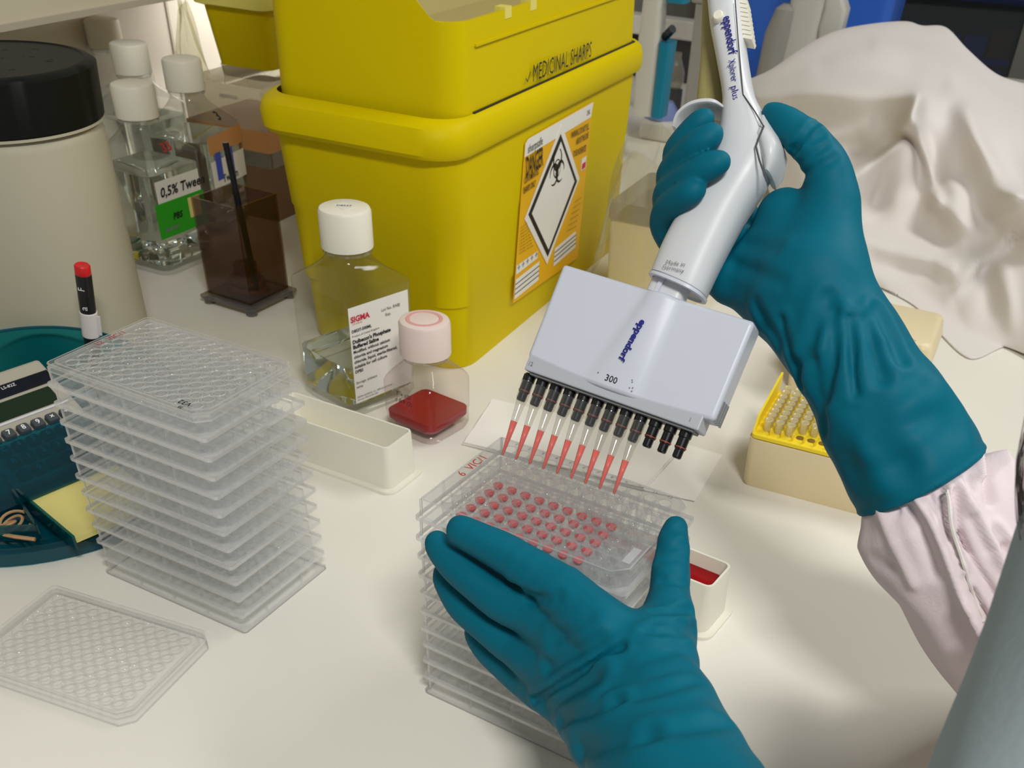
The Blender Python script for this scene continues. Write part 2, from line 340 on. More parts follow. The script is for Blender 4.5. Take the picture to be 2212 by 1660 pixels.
def lid_meshes(W, D, H, rise):
    b = MB(); b.loft([rrect(W, D, .003, 0, ch=CH), rrect(W-.0008, D-.0008, .003, H, ch=CH), rrect(W-.006, D-.006, .003, H, ch=CH), rrect(W-.0066, D-.0066, .003, H-rise, ch=CH)], False, False)
    e = MB(); e.loft([rrect(W+.0004, D+.0004, .003, 0, ch=CH), rrect(W+.0004, D+.0004, .003, .0009, ch=CH), rrect(W-.0014, D-.0014, .003, .0009, ch=CH)], False, False)
    e.loft([rrect(W+.0001, D+.0001, .003, H-.0005, ch=CH), rrect(W-.0004, D-.0004, .003, H+.0002, ch=CH), rrect(W-.0018, D-.0018, .003, H+.0002, ch=CH)], False, False)
    e.loft([rrect(W-.0062, D-.0062, .003, H, ch=CH), rrect(W-.0064, D-.0064, .003, H+.0005, ch=CH), rrect(W-.0074, D-.0074, .003, H+.0005, ch=CH), rrect(W-.0076, D-.0076, .003, H-rise, ch=CH)], False, False)
    s = MB(); s.add(rrect(W-.0066, D-.0066, .003, H-rise, ch=CH), [tuple(range(20))])
    return b.mesh('lid_wall', M['lid']), e.mesh('lid_edge', M['edge']), s.mesh('lid_sheet', M['lid'])
_rp = [(.00425, 0), (.00425, .0006), (.0041, .0008), (.0038, .0008), (.0037, .0004), (.0036, 0)]
me_ring = MB().lathe(_rp, 20, cap0=False, cap1=False).mesh('condensation_ring', M['ring'], 2)
def lid(name, loc, rz, label, W, D, H, rise):
    t = thing(name, label, 'lid', loc, rz, 'plate lids')
    a, e, s = lid_meshes(W, D, H, rise); link('lid_wall', a, t); link('lid_edge', e, t); link('lid_sheet', s, t)
    for j in range(8):
        for i in range(12): link('condensation_ring', me_ring, t, ((i-5.5)*.009, (3.5-j)*.009, H-rise))
    return t
lid('plate_lid', (LL[0], LL[1], 0), LL[2], 'clear plate lid with rows of rings lying alone on the bench', .1270, .0850, .0082, .0008)
tl = lid('plate_lid', (LS[0], LS[1], 11*PITCH+.0096), LS[2], 'clear lid marked V32 closing the stack by the calculator', .1246, .0823, .0052, .0006)
text('V32', .0056, M['black_ink'], tl, (.0430, -.0335, .0054), (-1, 0, 0), (0, -1, 0), 'handwriting', bold=.0001)
text('33', .0030, M['black_ink'], tl, (.0445, -.0387, .0054), (-1, 0, 0), (0, -1, 0), 'handwriting', bold=.0001)
text('12  VIC/1', .0066, M['redink'], tl, (-.0560, .004, .0054), (0, 1, 0), (-1, 0, 0), 'handwriting', sx=.95)

# ------------------------------------------------------------------ yellow sharps box
SB0 = np.array([-.11425, 1.1243, 0])
sb = thing('sharps_box', 'large yellow sharps box with a hazard label and open hopper lid', 'sharps box', SB0, YAWB)
def rr4(a0, a1, b0, b1, r, z, n=6): return rrect(a1-a0, b1-b0, r, z, n, (a0+a1)/2, (b0+b1)/2)
b = MB(); b.loft([rr4(-.072, .1035, -.218, .190, .028, 0), rr4(-.073, .1043, -.220, .192, .028, .003), rr4(-.075, .1045, -.222, .196, .028, .060),
                  rr4(-.0775, .1062, -.2245, .198, .028, .063), rr4(-.079, .1062, -.228, .202, .028, .128), rr4(-.0795, .1068, -.230, .203, .028, .131),
                  rr4(-.082, .107, -.236, .210, .028, .204)], True, True)
b.build('body', M['yellow'], sb, True)
b = MB(); b.loft([rr4(-.081, .106, -.234, .209, .028, .1965), rr4(-.088, .111, -.2440, .219, .032, .196), rr4(-.0905, .1130, -.2475, .2225, .034, .200), rr4(-.0908, .1133, -.248, .223, .034, .212),
                  rr4(-.089, .1115, -.245, .221, .034, .220), rr4(-.084, .1075, -.237, .213, .03, .2245), rr4(-.081, .105, -.230, .206, .028, .2250)], False, False)
b.build('lid_rim', M['yellow'], sb, True)
# lid hopper: side walls rising towards the wall side
def ztop(a): return .2925 + max(0, (.085 - a))*.55 + max(0, (.03-a))*.5
lb = rr4(-.080, .1045, -.222, .2, .024, .222, 8); lt = []
for (x, y, z) in lb: lt.append((x*.985 + .0005, y*.985, ztop(x)))
li = [(x*.955, y*.975, z-.0005) for x, y, z in lt]; lo = [(x*.95, y*.97, .235) for x, y, z in lb]
MB().loft([lb, lt, li, lo], False, False).build('lid_hopper', M['yellow'], sb, True)
MB().add([(.0985, -.208, .279), (.0985, .188, .279), (-.030, .188, .262), (-.030, -.208, .262), (.0985, -.208, .276), (.0985, .188, .276), (-.030, .188, .259), (-.030, -.208, .259)],
         [(0,1,2,3), (7,6,5,4), (0,4,5,1), (2,6,7,3)]).build('inner_flap', M['tan'], sb)
MB().add([(-.030, -.208, .259), (-.030, .188, .259), (-.074, .188, .40), (-.074, -.208, .40), (-.033, -.208, .259), (-.033, .188, .259), (-.077, .188, .40), (-.077, -.208, .40)],
         [(0,1,2,3), (7,6,5,4), (2,6,7,3)]).build('inner_panel', M['tan'], sb)
b = MB(); b.box(.1035, .1062, -.195, .185, .2235, .2262); b.build('lid_seam', M['label_black'], sb)
b = MB(); b.box(.1030, .1058, -.19, .185, .2735, .2755)
b.build('ledge', M['yellow'], sb)
for yb in (-.135, -.085, .04): MB().box(.094, .104, yb, yb+.012, .286, .2945).build('lid_clip', M['yellow_lid'], sb)
FN = D1
def onface(px, py, a=.1075, o=SB0, n=D1):       # where a pixel's ray meets the face, in the box's own axes
    d = ray(px, py); X = CAM + d*(((o + n*a - CAM) @ n)/(d @ n)) - o
    return np.array([X @ D1, X @ D2, X[2]])
def zl(x, y): return onface(1080 + x/3.608, 200 + y/3.608)
def fpoly(name, m, pts, off, parent=sb, thick=.00025):
    P = [zl(*p) + np.array([off, 0, 0]) for p in pts]; Q = [p + np.array([thick, 0, 0]) for p in P]
    return MB().loft([P, Q]).build(name, m, parent)
lab = fpoly('hazard_label', M['label_orange'], [(97, 1645), (600, 1290), (722, 68), (715, 68), (215, 360), (190, 400)], .0004)
fpoly('label_header', M['label_white'], [(185, 505), (702, 190), (722, 75), (215, 360), (192, 400)], .0008, lab)
fpoly('label_diamond', M['label_white'], [(358, 1338), (612, 668), (472, 240), (183, 985)], .0011, lab)
fpoly('diamond_frame', M['label_black'], [(362, 1278), (590, 690), (463, 322), (211, 950)], .0014, lab)
fpoly('diamond_field', M['label_white'], [(366, 1222), (568, 690), (463, 382), (236, 942)], .0017, lab)
fpoly('writing_box', M['label_white'], [(105, 1612), (292, 1460), (298, 1315), (115, 1460)], .0010, lab)
fpoly('writing_box', M['label_white'], [(409, 1355), (580, 1205), (583, 1080), (421, 1215)], .0010, lab)
fpoly('pictogram_strip', M['label_white'], [(118, 1420), (284, 1290), (284, 1235), (122, 1350)], .0010, lab)
fpoly('small_flag', M['label_white'], [(622, 612), (660, 585), (666, 492), (630, 520)], .0010, lab); fpoly('small_flag_mark', M['label_red'], [(628, 600), (655, 580), (658, 535), (633, 555)], .0014, lab)
for k in (1, 2, 3):
    t = k/4; fpoly('ruled_line', M['label_black'], [(lerp(105, 115, t), lerp(1612, 1460, t)), (lerp(292, 298, t), lerp(1460, 1315, t)), (lerp(292, 298, t), lerp(1460, 1315, t)-5), (lerp(105, 115, t), lerp(1612, 1460, t)-5)], .0014, lab)
    fpoly('ruled_line', M['label_black'], [(lerp(409, 421, t), lerp(1355, 1215, t)), (lerp(580, 583, t), lerp(1205, 1080, t)), (lerp(580, 583, t), lerp(1205, 1080, t)-5), (lerp(409, 421, t), lerp(1355, 1215, t)-5)], .0014, lab)
def ftext(s, p0, p1, h, m, off=.0014, bold=0., name='lettering', fit=True, up=0):
    """print on the label between two points given on the face"""
    a, c = zl(*p0), zl(*p1); o = (a + c)/2 + np.array([off, 0, 0]); w = np.linalg.norm(c - a)
    t = text(s, h, m, lab if up == 0 else sb, o, c - a, np.cross([1., 0, 0], c - a), name, 'CENTER', bold=bold)
    xs = [v.co @ Vector((c-a)/w) for v in t.data.vertices]; cw = max(xs) - min(xs)
    if fit:
        k = w/cw; d = Vector((c-a)/w); oo = Vector(o)
        for v in t.data.vertices:
            q = v.co - oo; l = q @ d; v.co = oo + q + d*(l*(k-1))
    return t
LB, LK = M['label_black'], M['black_ink']
ftext('sharpsafe', (207, 445), (322, 372), .0105, LB); ftext('24L', (668, 160), (694, 145), .007, LB)
ftext('DANGER', (192, 590), (325, 500), .0250, LB, bold=.0004); ftext('CONTAMINATED', (178, 690), (292, 612), .0082, LB, bold=.00012); ftext('SHARPS ONLY', (172, 768), (268, 702), .0084, LB, bold=.00012)
ftext('WARNING. DO NOT FILL', (545, 335), (684, 262), .0086, LB, bold=.0001); ftext('ABOVE THE LINE', (585, 385), (680, 330), .0086, LB, bold=.0001); ftext('TO BE INCINERATED', (560, 482), (662, 430), .0086, LB, bold=.0001)
for k in range(9): ftext('- -- --- - -- - ---', (150-k*1.5, 1050+k*25), (lerp(200, 250, k/9), 1010+k*22), .007, LB)
for k in range(6): ftext('- -- --- - -- - ---', (570-k*12, 850+k*45), (622-k*8, 812+k*45), .008, LB)
for k in range(5): ftext('+', (128+k*34, 1372-k*25), (146+k*34, 1359-k*25), .012, M['grey_ink'])
ftext('6', (366, 1150), (386, 1132), .012, LB)
# biohazard trefoil
bc = zl(432, 590) + np.array([.0021, 0, 0]); bb = MB()
def arc(c, r, w, t0, t1, n=18):
    P = []; Q = []
    for i in range(n+1):
        t = lerp(t0, t1, i/n); ww = w*(.25+.75*math.sin(PI*i/n)); P.append((bc[0], bc[1]+c[0]+(r+ww)*math.cos(t), bc[2]+c[1]+(r+ww)*math.sin(t))); Q.append((bc[0], bc[1]+c[0]+(r-ww*.2)*math.cos(t), bc[2]+c[1]+(r-ww*.2)*math.sin(t)))
    bb.loft([P, Q], False, False, False)
for q in range(3):
    t = PI/2 + q*2*PI/3; arc((.0095*math.cos(t), .0095*math.sin(t)), .0088, .0030, t+.5-2*PI, t-.5, 20)
arc((0, 0), .0080, .0014, 0, 2*PI, 24)
bb.build('hazard_symbol', M['label_black'], lab)
def ftp(px, py): return ((px-1080)*3.608, (py-200)*3.608)
ftext('MEDICINAL SHARPS', ftp(1152, 161), ftp(1278, 108), .020, M['label_black'], off=-.0005, up=1)
ftext('\u2713', ftp(1136, 172), ftp(1147, 166), .016, M['label_black'], off=-.0005, up=1)

# ------------------------------------------------------------------ big white jar with black screw lid
jc = at(156, 775); jar = thing('storage_jar', 'tall milky white jar with a ribbed black screw lid at the left', 'jar', jc)
R = .0745
b = MB(); b.lathe([(.0001, 0), (R-.006, 0), (R, .006), (R+.0005, .2), (R-.001, .206), (R-.004, .209), (R-.004, .222), (.0001, .222)], 64, cap0=False, cap1=False); b.build('body', M['hdpe'], jar, True)
b = MB(); RL = .0775
loops = []
for r, z in ((RL-.003, .212), (RL, .2125), (RL, .250), (RL-.0015, .2525), (RL-.006, .2535), (RL-.007, .2525), (.0001, .2525)):
    L = []
    for i in range(96):
        t = 2*PI*i/96; rr = r + (.0024 if (i % 12) < 10 and .2130 < z < .2520 and r > .07 else 0); L.append((rr*math.cos(t), rr*math.sin(t), z))
    loops.append(L)
b.loft(loops, True, False); jl = b.build('screw_lid', M['blacklid'], jar, True)
for k, (x, y, w) in enumerate(((.0, .04, .03), (.01, .012, .05), (.015, -.035, .03), (.045, .01, .012))):
    text('. - . o - . - o' if k != 3 else 'c', .009 if k != 3 else .016, M['black_ink'], jl, (x, y, .2525), (.9, .43, 0), (-.43, .9, 0), 'moulded_mark')
MB().lathe([(R-.003, .2095), (R+.0025, .2095), (R+.0025, .2115), (R-.003, .2115)], 64, cap0=False, cap1=False).build('seal_ring', M['hdpe'], jar, True)
b = MB(); b.tube([(-.066, -.038, .19), (-.070, -.052, .188), (-.075, -.058, .17)], .006, 8); b.build('carry_handle', M['blacklid'], jar, True)

# ------------------------------------------------------------------ bottles
def knurl(r, z0, z1, n=48, d=.0003):
    L = []
    for rr, z in ((r-.0015, z0), (r, z0+.0008), (r, z1-.003), (r-.001, z1-.0008), (r-.003, z1), (.0001, z1)):
        L.append([((rr+(d if i % 2 and z0 < z < z1-.001 else 0))*math.cos(2*PI*i/n), (rr+(d if i % 2 and z0 < z < z1-.001 else 0))*math.sin(2*PI*i/n), z) for i in range(n)])
    return MB().loft(L, True, False)
def sq2c(w, rc, r, t, z, n=8):
    A = rrect(w, w, rc, z, n); B = []
    for x, y, _ in A:
        h = math.hypot(x, y); B.append((lerp(x, r*x/h, t), lerp(y, r*y/h, t), z))
    return B
def bottle(label, loc, rz, w, hb, hs, hc, rn, rcap, capm, bm, level=None, lm=None, group=None, round_sh=0.):
    t = thing('square_bottle', label, 'bottle', loc, rz, group)
    L = [sq2c(w*.80, w*.2, rn, 0, .006), sq2c(w*.86, w*.2, rn, 0, .0015), sq2c(w*.94, w*.2, rn, 0, .0), sq2c(w, w*.15, rn, 0, .006), sq2c(w*.985, w*.15, rn, 0, .016), sq2c(w, w*.13, rn, 0, .020), sq2c(w, w*.13, rn, 0, hb)]
    for k in range(1, 7):
        u = k/6; e = u if not round_sh else math.sin(u*PI/2)**(1+round_sh)
        zz = lerp(hb, hs, u if not round_sh else 1-(1-u)**(1.0) ); L.append(sq2c(lerp(w, rn*2, u if not round_sh else 1-math.sqrt(max(0, 1-u*u))), w*.13, rn, min(1, u**1.5), zz))
    L.append(sq2c(rn*2, rn, rn, 1, hs+.002))
    MB().loft(L, True, False).build('bottle_body', bm, t, True)
    MB().lathe([(rn, hs+.001), (rn*1.12, hs+.0015), (rn*1.12, hs+.0035), (rn, hs+.004), (rn, hs+.010)], 32, cap0=False, cap1=False).build('neck', M['neck'], t, True)
    c = knurl(rcap, hs+.0045, hc).build('cap', capm, t, True)
    if level:
        e = .0018; MB().loft([sq2c(w*.82, w*.15, rn, 0, .0075), sq2c(w-2*e, w*.13, rn, 0, .012), sq2c(w-2*e, w*.12, rn, 0, level-.0006), sq2c(w-2*e-.0008, w*.12, rn, 0, level)]).build('saline' if lm is M['water'] else 'medium', lm, t, True)
    return t, c
F1 = at(764, 905); sgy = math.radians(-41); sgw = .077
cx_ = F1 + np.array([math.cos(sgy)*-.5 - math.sin(sgy)*.5, math.sin(sgy)*-.5 + math.cos(sgy)*.5, 0])*sgw*.94
sg, cpp = bottle('half-full clear saline bottle with a white printed label', cx_, sgy, sgw, .107, .129, .1665, .0185, .0215, M['cap'], M['bottle'], .046, M['water'])
quad('paper_label', M['label_white'], sg, (sgw/2, -.002, .058), (0, 1, 0), (0, 0, 1), .064, .086, .0006)
def sgt(s, y, z, h, m, ax='LEFT', bold=0.): return text(s, h, m, sg, (sgw/2+.0009, y, z), (0, 1, 0), (0, 0, 1), 'lettering', ax, bold=bold)
sgt('SIGMA', -.0325, .0905, .0068, M['label_red'], bold=.00025); sgt('Life Science', -.031, .0868, .0022, M['label_red']); sgt('Lot No. RNBJ', .0, .0905, .0036, LK); sgt('Exp.', .004, .0855, .0036, LK)
sgt('D8537-500ML', -.0325, .0805, .0036, LK, bold=.0001); sgt('Product of United Kingdom', -.0325, .0762, .0026, LK)
for k, s in enumerate(("Dulbecco's Phosphate", 'Buffered Saline', 'Modified, without calcium', 'chloride and magnesium', 'chloride, liquid, sterile-filtered,', 'suitable for cell culture', 'DPBS')):
    sgt(s, -.0325, .0712-k*.0045, .0046 if k < 2 else .0038, LK, bold=.0002 if k < 2 else .0001)
sgt('Storage: ambient', -.0325, .034, .0034, LK); sgt('temp', -.0325, .030, .0034, LK); sgt('SIGMA-ALDRICH, Co., 3050 Spruce Street', -.0325, .0205, .0022, LK); sgt('St Louis, MO 63103 USA', -.0325, .0178, .0022, LK)
MB().box(-.008, .008, -.006, .006, .1664, .1667).build('cap_sticker', M['label_white'], cpp); text('D8537', .0045, LK, cpp, (0, 0, .1668), (.7, .7, 0), (-.7, .7, 0))

sby = math.radians(-33); sbw = .0555; F2 = at(933, 966)
cx2 = F2 + np.array([math.cos(sby)*-.5 - math.sin(sby)*.5, math.sin(sby)*-.5 + math.cos(sby)*.5, 0])*sbw*.93
smb, cp2 = bottle('small square bottle with red medium and a pinkish cap', cx2, sby, sbw, .046, .064, .0985, .0175, .0212, M['capr'], M['bottle_r'], .0185, M['blood'], round_sh=.6)
MB().lathe([(.0118, .0984), (.0124, .0989), (.0150, .0989), (.0156, .0984)], 32, cap0=False, cap1=False).build('cap_ring', M['capring'], cp2, True)
for s, z, m in (('T + I/D', .040, 'black_ink'), ('d 8/9 (2)', .034, 'black_ink'), ('10/12  gb', .028, 'redink')):
    text(s, .0056, M[m], smb, (-.002, -sbw/2-.0004, z), (1, 0, 0), (0, 0, 1), 'handwriting', shear=.25)

def back_bottle(label, px, py, rz, lv=True, zc=.165):
    p = at(px, py, zc)*np.array([1, 1, 0]); return bottle(label, p, rz, .080, .118, .147, .184, .0185, .0215, M['cap'], M['bottle'], .105 if lv else None, M['water'], group='buffer bottles behind the jar')[0]
b33 = back_bottle('clear bottle marked 33 with a green sticker beside the jar', 292, 222, YAWB-.05)
quad('green_sticker', M['greenlab'], b33, (.0405, -.004, .060), (0, 1, 0), (0, 0, 1), .072, .036, .0006)
quad('paper_label', M['label_white'], b33, (.0405, -.002, .089), (0, 1, 0), (0, 0, 1), .064, .022, .0004)
for s, y, z, h, m in (('PBS', -.018, .061, .009, 'black_ink'), ('0,5% Tween', -.030, .088, .0135, 'black_ink'), ('LOT NO', -.032, .050, .005, 'grey_ink'), ('33', -.012, .128, .014, 'redink')):
    text(s, h, M[m], b33, (.0416 if z < .12 else .0365, y, z), (0, 1, 0), (0, 0, 1) if z < .12 else (-.7, 0, .7), 'handwriting', 'LEFT', shear=.2, bold=.0003)
quad('sticker_patch', M['note'], b33, (.0405, .016, .064), (0, 1, 0), (0, 0, 1), .018, .021, .0012)
b3 = back_bottle('clear bottle marked 3 standing behind the smoked box', 402, 192, YAWB+.12, True, .152)
text('3', .016, M['black_ink'], b3, (.036, .0, .127), (0, 1, 0), (-.7, 0, .7), 'handwriting', bold=.0004)
quad('orange_band', M['amber'], b3, (.0405, 0, .102), (0, 1, 0), (0, 0, 1), .07, .02, .0005)
quad('paper_label', M['label_white'], b3, (.0405, 0, .07), (0, 1, 0), (0, 0, 1), .07, .030, .0004); text('Tween', .012, M['black_ink'], b3, (.041, 0, .062), (0, 1, 0), (0, 0, 1), 'handwriting', bold=.0003)
for y in (-.02, .005): quad('blue_mark', M['darkblue'], b3, (.041, y, .078), (0, 1, 0), (0, 0, 1), .012, .030, .0005)
back_bottle('clear buffer bottle peeping over the jar, its cap just above the one marked 33', 283, 130, YAWB)
back_bottle('clear buffer bottle whose cap is farthest back, by the shelf', 225, 76, YAWB+.1)

# frosted card box with an orange band behind the bottles, pale yellow tub on top
fb = at(560, 470); fbx = thing('frosted_box', 'tall frosted box with an orange strip behind the yellow sharps box', 'box', fb + D1*-.02, YAWB)
bevel(MB().box(-.070, .05, .0, .12, 0, .150).build('box_body', M['frost'], fbx), .004)
MB().box(-.0705, .0505, -.0005, .1205, .080, .104).build('orange_strip', M['amber'], fbx); MB().box(-.0705, .0505, -.0004, .1204, .0, .062).build('lower_card', M['brown'], fbx)
for s, z in (('aqueous', .138),): text(s, .008, M['grey_ink'], fbx, (0, -.0005, z), (1, 0, 0), (0, 0, 1))
tb = thing('sharps_tub', 'small yellow tub with a pale lid standing behind the large yellow box', 'tub', fb + D1*-.022 + D2*.074 + np.array([0, 0, .1502]), YAWB)
MB().loft([rrect(.075, .075, .012, 0), rrect(.078, .078, .012, .012)], True, True).build('tub_base', M['frost'], tb, True)
MB().loft([rrect(.076, .076, .012, .012), rrect(.092, .092, .014, .078)], True, True).build('tub_body', M['yellow'], tb, True)
MB().loft([rrect(.098, .098, .014, .075), rrect(.108, .108, .016, .077), rrect(.108, .108, .016, .090), rrect(.096, .096, .014, .096), rrect(.09, .09, .014, .115)], True, True).build('tub_lid', M['yellow_lid'], tb, True)
def crumple(name, label, c, base, top, h, seed, n=28, m=9, lean=(0, 0), twist=0., amp=.006, base_open=True, cat='plastic bag'):
    rnd = random.Random(seed); ph = [rnd.uniform(0, 6.28) for _ in range(8)]; b = MB(); L = []
    for k in range(m+1):
        u = k/m; lp = []
        for i in range(n):
            t = 2*PI*i/n; rx = lerp(base[0], top[0], u); ry = lerp(base[1], top[1], u)
            q = amp*(math.sin(5*t+ph[0]+2*u)+.7*math.sin(9*t+ph[1]-3*u)+.6*math.sin(3*t+5*u+ph[2]))*(0.3+.9*u)
            ex = 1/max(abs(math.cos(t)), abs(math.sin(t)))**.65
            zz = u*h + (amp*1.6*math.sin(4*t+ph[3]) + amp*1.2*math.sin(7*t+ph[4]))*u
            lp.append(((rx*ex+q)*math.cos(t+twist*u)+lean[0]*u, (ry*ex+q)*math.sin(t+twist*u)+lean[1]*u, max(0, zz)))
        L.append(lp)
    b.loft(L, False, False); o = b.build(name, M['bag'], None, True); o.location = c
    return tag(o, label, cat)
crumple('plastic_bag', 'crumpled clear bag point sticking up before the pale wall', fb + D1*-.080 + D2*.014 + np.array([0, 0, .1508]), (.019, .017), (.003, .0025), .074, 3, amp=.0032)

# ------------------------------------------------------------------ smoked acrylic box with a black rod
af = at(545, 683); ay = math.radians(-27); ac = af + .031*np.array([-math.cos(ay)-math.sin(ay), -math.sin(ay)+math.cos(ay), 0])
ab = thing('acrylic_box', 'tall open smoked acrylic box on a clear foot plate', 'box', ac, ay)
h, w = .108, .0295
for nm, args in (('side_panel', (-w, w, -w, -w+.002)), ('side_panel', (-w, w, w-.002, w)), ('side_panel', (-w, -w+.002, -w+.002, w-.002)), ('side_panel', (w-.002, w, -w+.002, w-.002))):
    MB().box(*args, .0105, h).build(nm, M['acr'], ab)
bevel(MB().box(-.036, .036, -.036, .036, .005, .010).build('foot_plate', M['acrc'], ab), .002)
for sx in (-1, 1):
    for sy in (-1, 1): MB().lathe([(.006, 0), (.006, .005)], 12, (sx*.029, sy*.029, 0)).build('foot', M['acrc'], ab, True)
rb = thing('rubber_coil', 'brown rubber ring with a toothed hub lying inside the smoked box', 'tube', ac + np.array([0, 0, .0108]), ay)
for k, r in enumerate((.0205, .0175)):
    MB().tube([(r*math.cos(t*.3142), r*.8*math.sin(t*.3142), .0036+.007*k) for t in range(20)], .0034, 8, closed=True).build('coil', M['rubber'], rb, True)
hb = MB()
for k in range(6): hb.box(-.003+.008*math.cos(k*PI/3), .003+.008*math.cos(k*PI/3), -.003+.008*math.sin(k*PI/3), .003+.008*math.sin(k*PI/3), .0, .03)
hb.lathe([(.014, .001), (.014, .018)], 20); hb.build('hub', M['rubber'], rb)
rod = MB(); p1 = dep(487, 308, 1.0); a0 = ac + np.array([.014, -.014, .012])
q = ray(487, 308); tt = ((ac - CAM) @ np.array([0, 1, 0]))/q[1]; p1 = CAM + q*tt
tag(rod.tube([a0, lerp(a0, p1, .5), p1], .0032, 12).build('black_rod', M['blackstick'], None, True), 'thin black rod leaning out of the smoked acrylic box', 'rod')

# ------------------------------------------------------------------ reagent troughs and tissue
def trough(label, corner, rz, L, W, H, fill=None):
    c, s_ = math.cos(rz), math.sin(rz); ctr = np.array(corner) + np.array([c*-L/2 - s_*W/2, s_*-L/2 + c*W/2, 0])
    t = thing('reagent_trough', label, 'trough', ctr, rz, 'white reagent troughs')
    b = MB(); b.loft([rrect(L-.010, W-.010, .006, .0015), rrect(L-.013, W-.013, .005, H-.001), rrect(L-.0135, W-.0135, .005, H), rrect(L-.0165, W-.0165, .004, H), rrect(L-.017, W-.017, .004, H-.001), rrect(L-.030, W-.024, .006, .006)], False, True)
    b.build('basin', M['trough'], t, True)
    MB().loft([rrect(L-.011, W-.011, .006, 0), rrect(L, W, .009, 0), rrect(L+.0004, W+.0004, .009, .0012), rrect(L, W, .009, .0024), rrect(L-.010, W-.010, .006, .0024)], False, False).build('base_flange', M['trough'], t, True)
    if fill:
        k = (fill-.006)/(H-.007); b = MB(); b.loft([rrect(L-.0305, W-.0245, .006, .0064), rrect(lerp(L-.0305, L-.0178, k), lerp(W-.0245, W-.0178, k), .004, fill)]); b.build('red_medium', M['blood'], t, True)
    return t
trough('empty white trough beside the saline bottle', at(847, 1076), math.radians(-26), .135, .0490, .0385)
trough('white trough holding dark red medium behind the gloved thumb', at(1528, 1392), math.radians(-31), .130, .046, .0400, .030)
ti = MB(); pc = [at(1000, 962), at(1392, 1062), at(1482, 962), at(1062, 868)]
for k in range(2):
    P = [p*1 for p in pc]; cc = sum(P)/4
    lp = [];
    for q in range(4):
        a, c = P[q], P[(q+1) % 4]
        for i in range(6): lp.append(lerp(a, c, i/6) + (cc-a)*.012*k + np.array([0, 0, .0016*k+.0004+ .0006*math.sin(i*2.1+q)]))
    up = [p + np.array([0, 0, .0012]) for p in lp]; ti.loft([lp, up])
tis = tag(ti.build('paper_towel', M['paper']), 'folded white paper towel under the pipette tips', 'tissue')
tag(bevel(MB().loft([[at(1392, 1062)+[0, 0, .0002], at(1500, 1085)+[0, 0, .0002], at(1560, 985)+[0, 0, .0002], at(1484, 962)+[0, 0, .0002]], [at(1392, 1062)+[0, 0, .0010], at(1500, 1085)+[0, 0, .0010], at(1560, 985)+[0, 0, .0010], at(1484, 962)+[0, 0, .0010]]]).build('paper_towel', M['paper']), .0003), 'thin flat white paper sheet right of the folded towel', 'tissue')

# ------------------------------------------------------------------ teal desk organiser with calculator
oc = np.array([-.41, .667, 0]); RO = .127
og = thing('desk_organizer', 'round see-through teal desk organiser left of the plates', 'organizer', oc)
def circ(r, z, n=56, a0=0, a1=2*PI): return [(r*math.cos(lerp(a0, a1, i/n)), r*math.sin(lerp(a0, a1, i/n)), z) for i in range(n+(a1-a0 < 6))]
MB().loft([circ(RO-.004, .0), circ(RO, .002), circ(RO-.001, .011), circ(RO-.005, .0135), circ(RO-.012, .0125)], True, False).build('base_rim', M['teal'], og, True)
MB().loft([circ(RO-.012, .008), circ(.001, .008)], False, False).build('base_plate', M['teal'], og)
MB().loft([circ(RO-.006, .012, 40, math.radians(25), math.radians(205)), [(x*.99, y*.99, .012 + .058*math.sin(PI*i/40)**.5) for i, (x, y, z) in enumerate(circ(RO-.006, .0, 40, math.radians(25), math.radians(205)))]], False, False, False).build('back_wall', M['teal'], og, True)
MB().tube([(x*.99, y*.99, .0124 + .058*math.sin(PI*i/40)**.5) for i, (x, y, z) in enumerate(circ(RO-.006, .0, 40, math.radians(25), math.radians(205)))], .0012, 6).build('back_wall_edge', M['tealedge'], og, True)
XC = np.array([.60, .80, 0]); TIL = math.radians(25); YC = np.array([-.8*math.cos(TIL), .6*math.cos(TIL), math.sin(TIL)]); ZC = np.cross(XC, YC)
K0 = np.array([-.4220, .6560, .0400])
def cal(x, y, z=0.): return K0 + XC*x + YC*y + ZC*z
ca = thing('calculator', 'grey desk calculator with dark keys resting in the teal organiser', 'calculator', K0)
ca.matrix_world = Matrix(((XC[0], YC[0], ZC[0], K0[0]), (XC[1], YC[1], ZC[1], K0[1]), (XC[2], YC[2], ZC[2], K0[2]), (0, 0, 0, 1)))
bevel(MB().box(-.045, .062, -.045, .060, -.012, -.002).build('case', M['silver'], ca), .003)
bevel(MB().box(-.043, .060, .034, .046, -.0022, -.0008).build('solar_panel', M['darkpanel'], ca), .0004)
bevel(MB().box(-.043, .052, .014, .031, -.0022, -.0010).build('display', M['lcd'], ca), .0006)
MB().box(-.043, .056, .0105, .0122, -.002, -.0008).build('case_line', M['pipw'], ca)
text('TWIN POWER', .0045, M['grey_ink'], ca, (-.02, .042, -.0006), (1, 0, 0), (0, 1, 0), 'lettering', 'LEFT'); text('LS-82Z', .0040, M['white_ink'], ca, (.020, .042, -.0006), (1, 0, 0), (0, 1, 0), 'lettering', 'LEFT')
rows = [('M', '7', '8', '9', '\u00d7', '\u00f7'), ('C', '4', '5', '6', '+', '-'), ('R', '1', '2', '3', '', '='), ('', '0', '.', '', '', '')]
for r, row in enumerate(rows):
    for c, ch in enumerate(row):
        x, y = (c-1)*.0117, -r*.0125; kk = MB(); kk.loft([rrect(.0095, .0088, .002, -.0022, cx=x, cy=y), rrect(.0092, .0085, .002, .0016, cx=x, cy=y), rrect(.0078, .0072, .0015, .0026, cx=x, cy=y)], False, True)
        ko = kk.build('key', M['keym'], ca, True)
        if ch: text(ch, .0062, M['white_ink'], ko, (x, y, .0027), (1, 0, 0), (0, 1, 0), 'key_legend', bold=.0001)
def og_local(p): return np.array(p) - oc
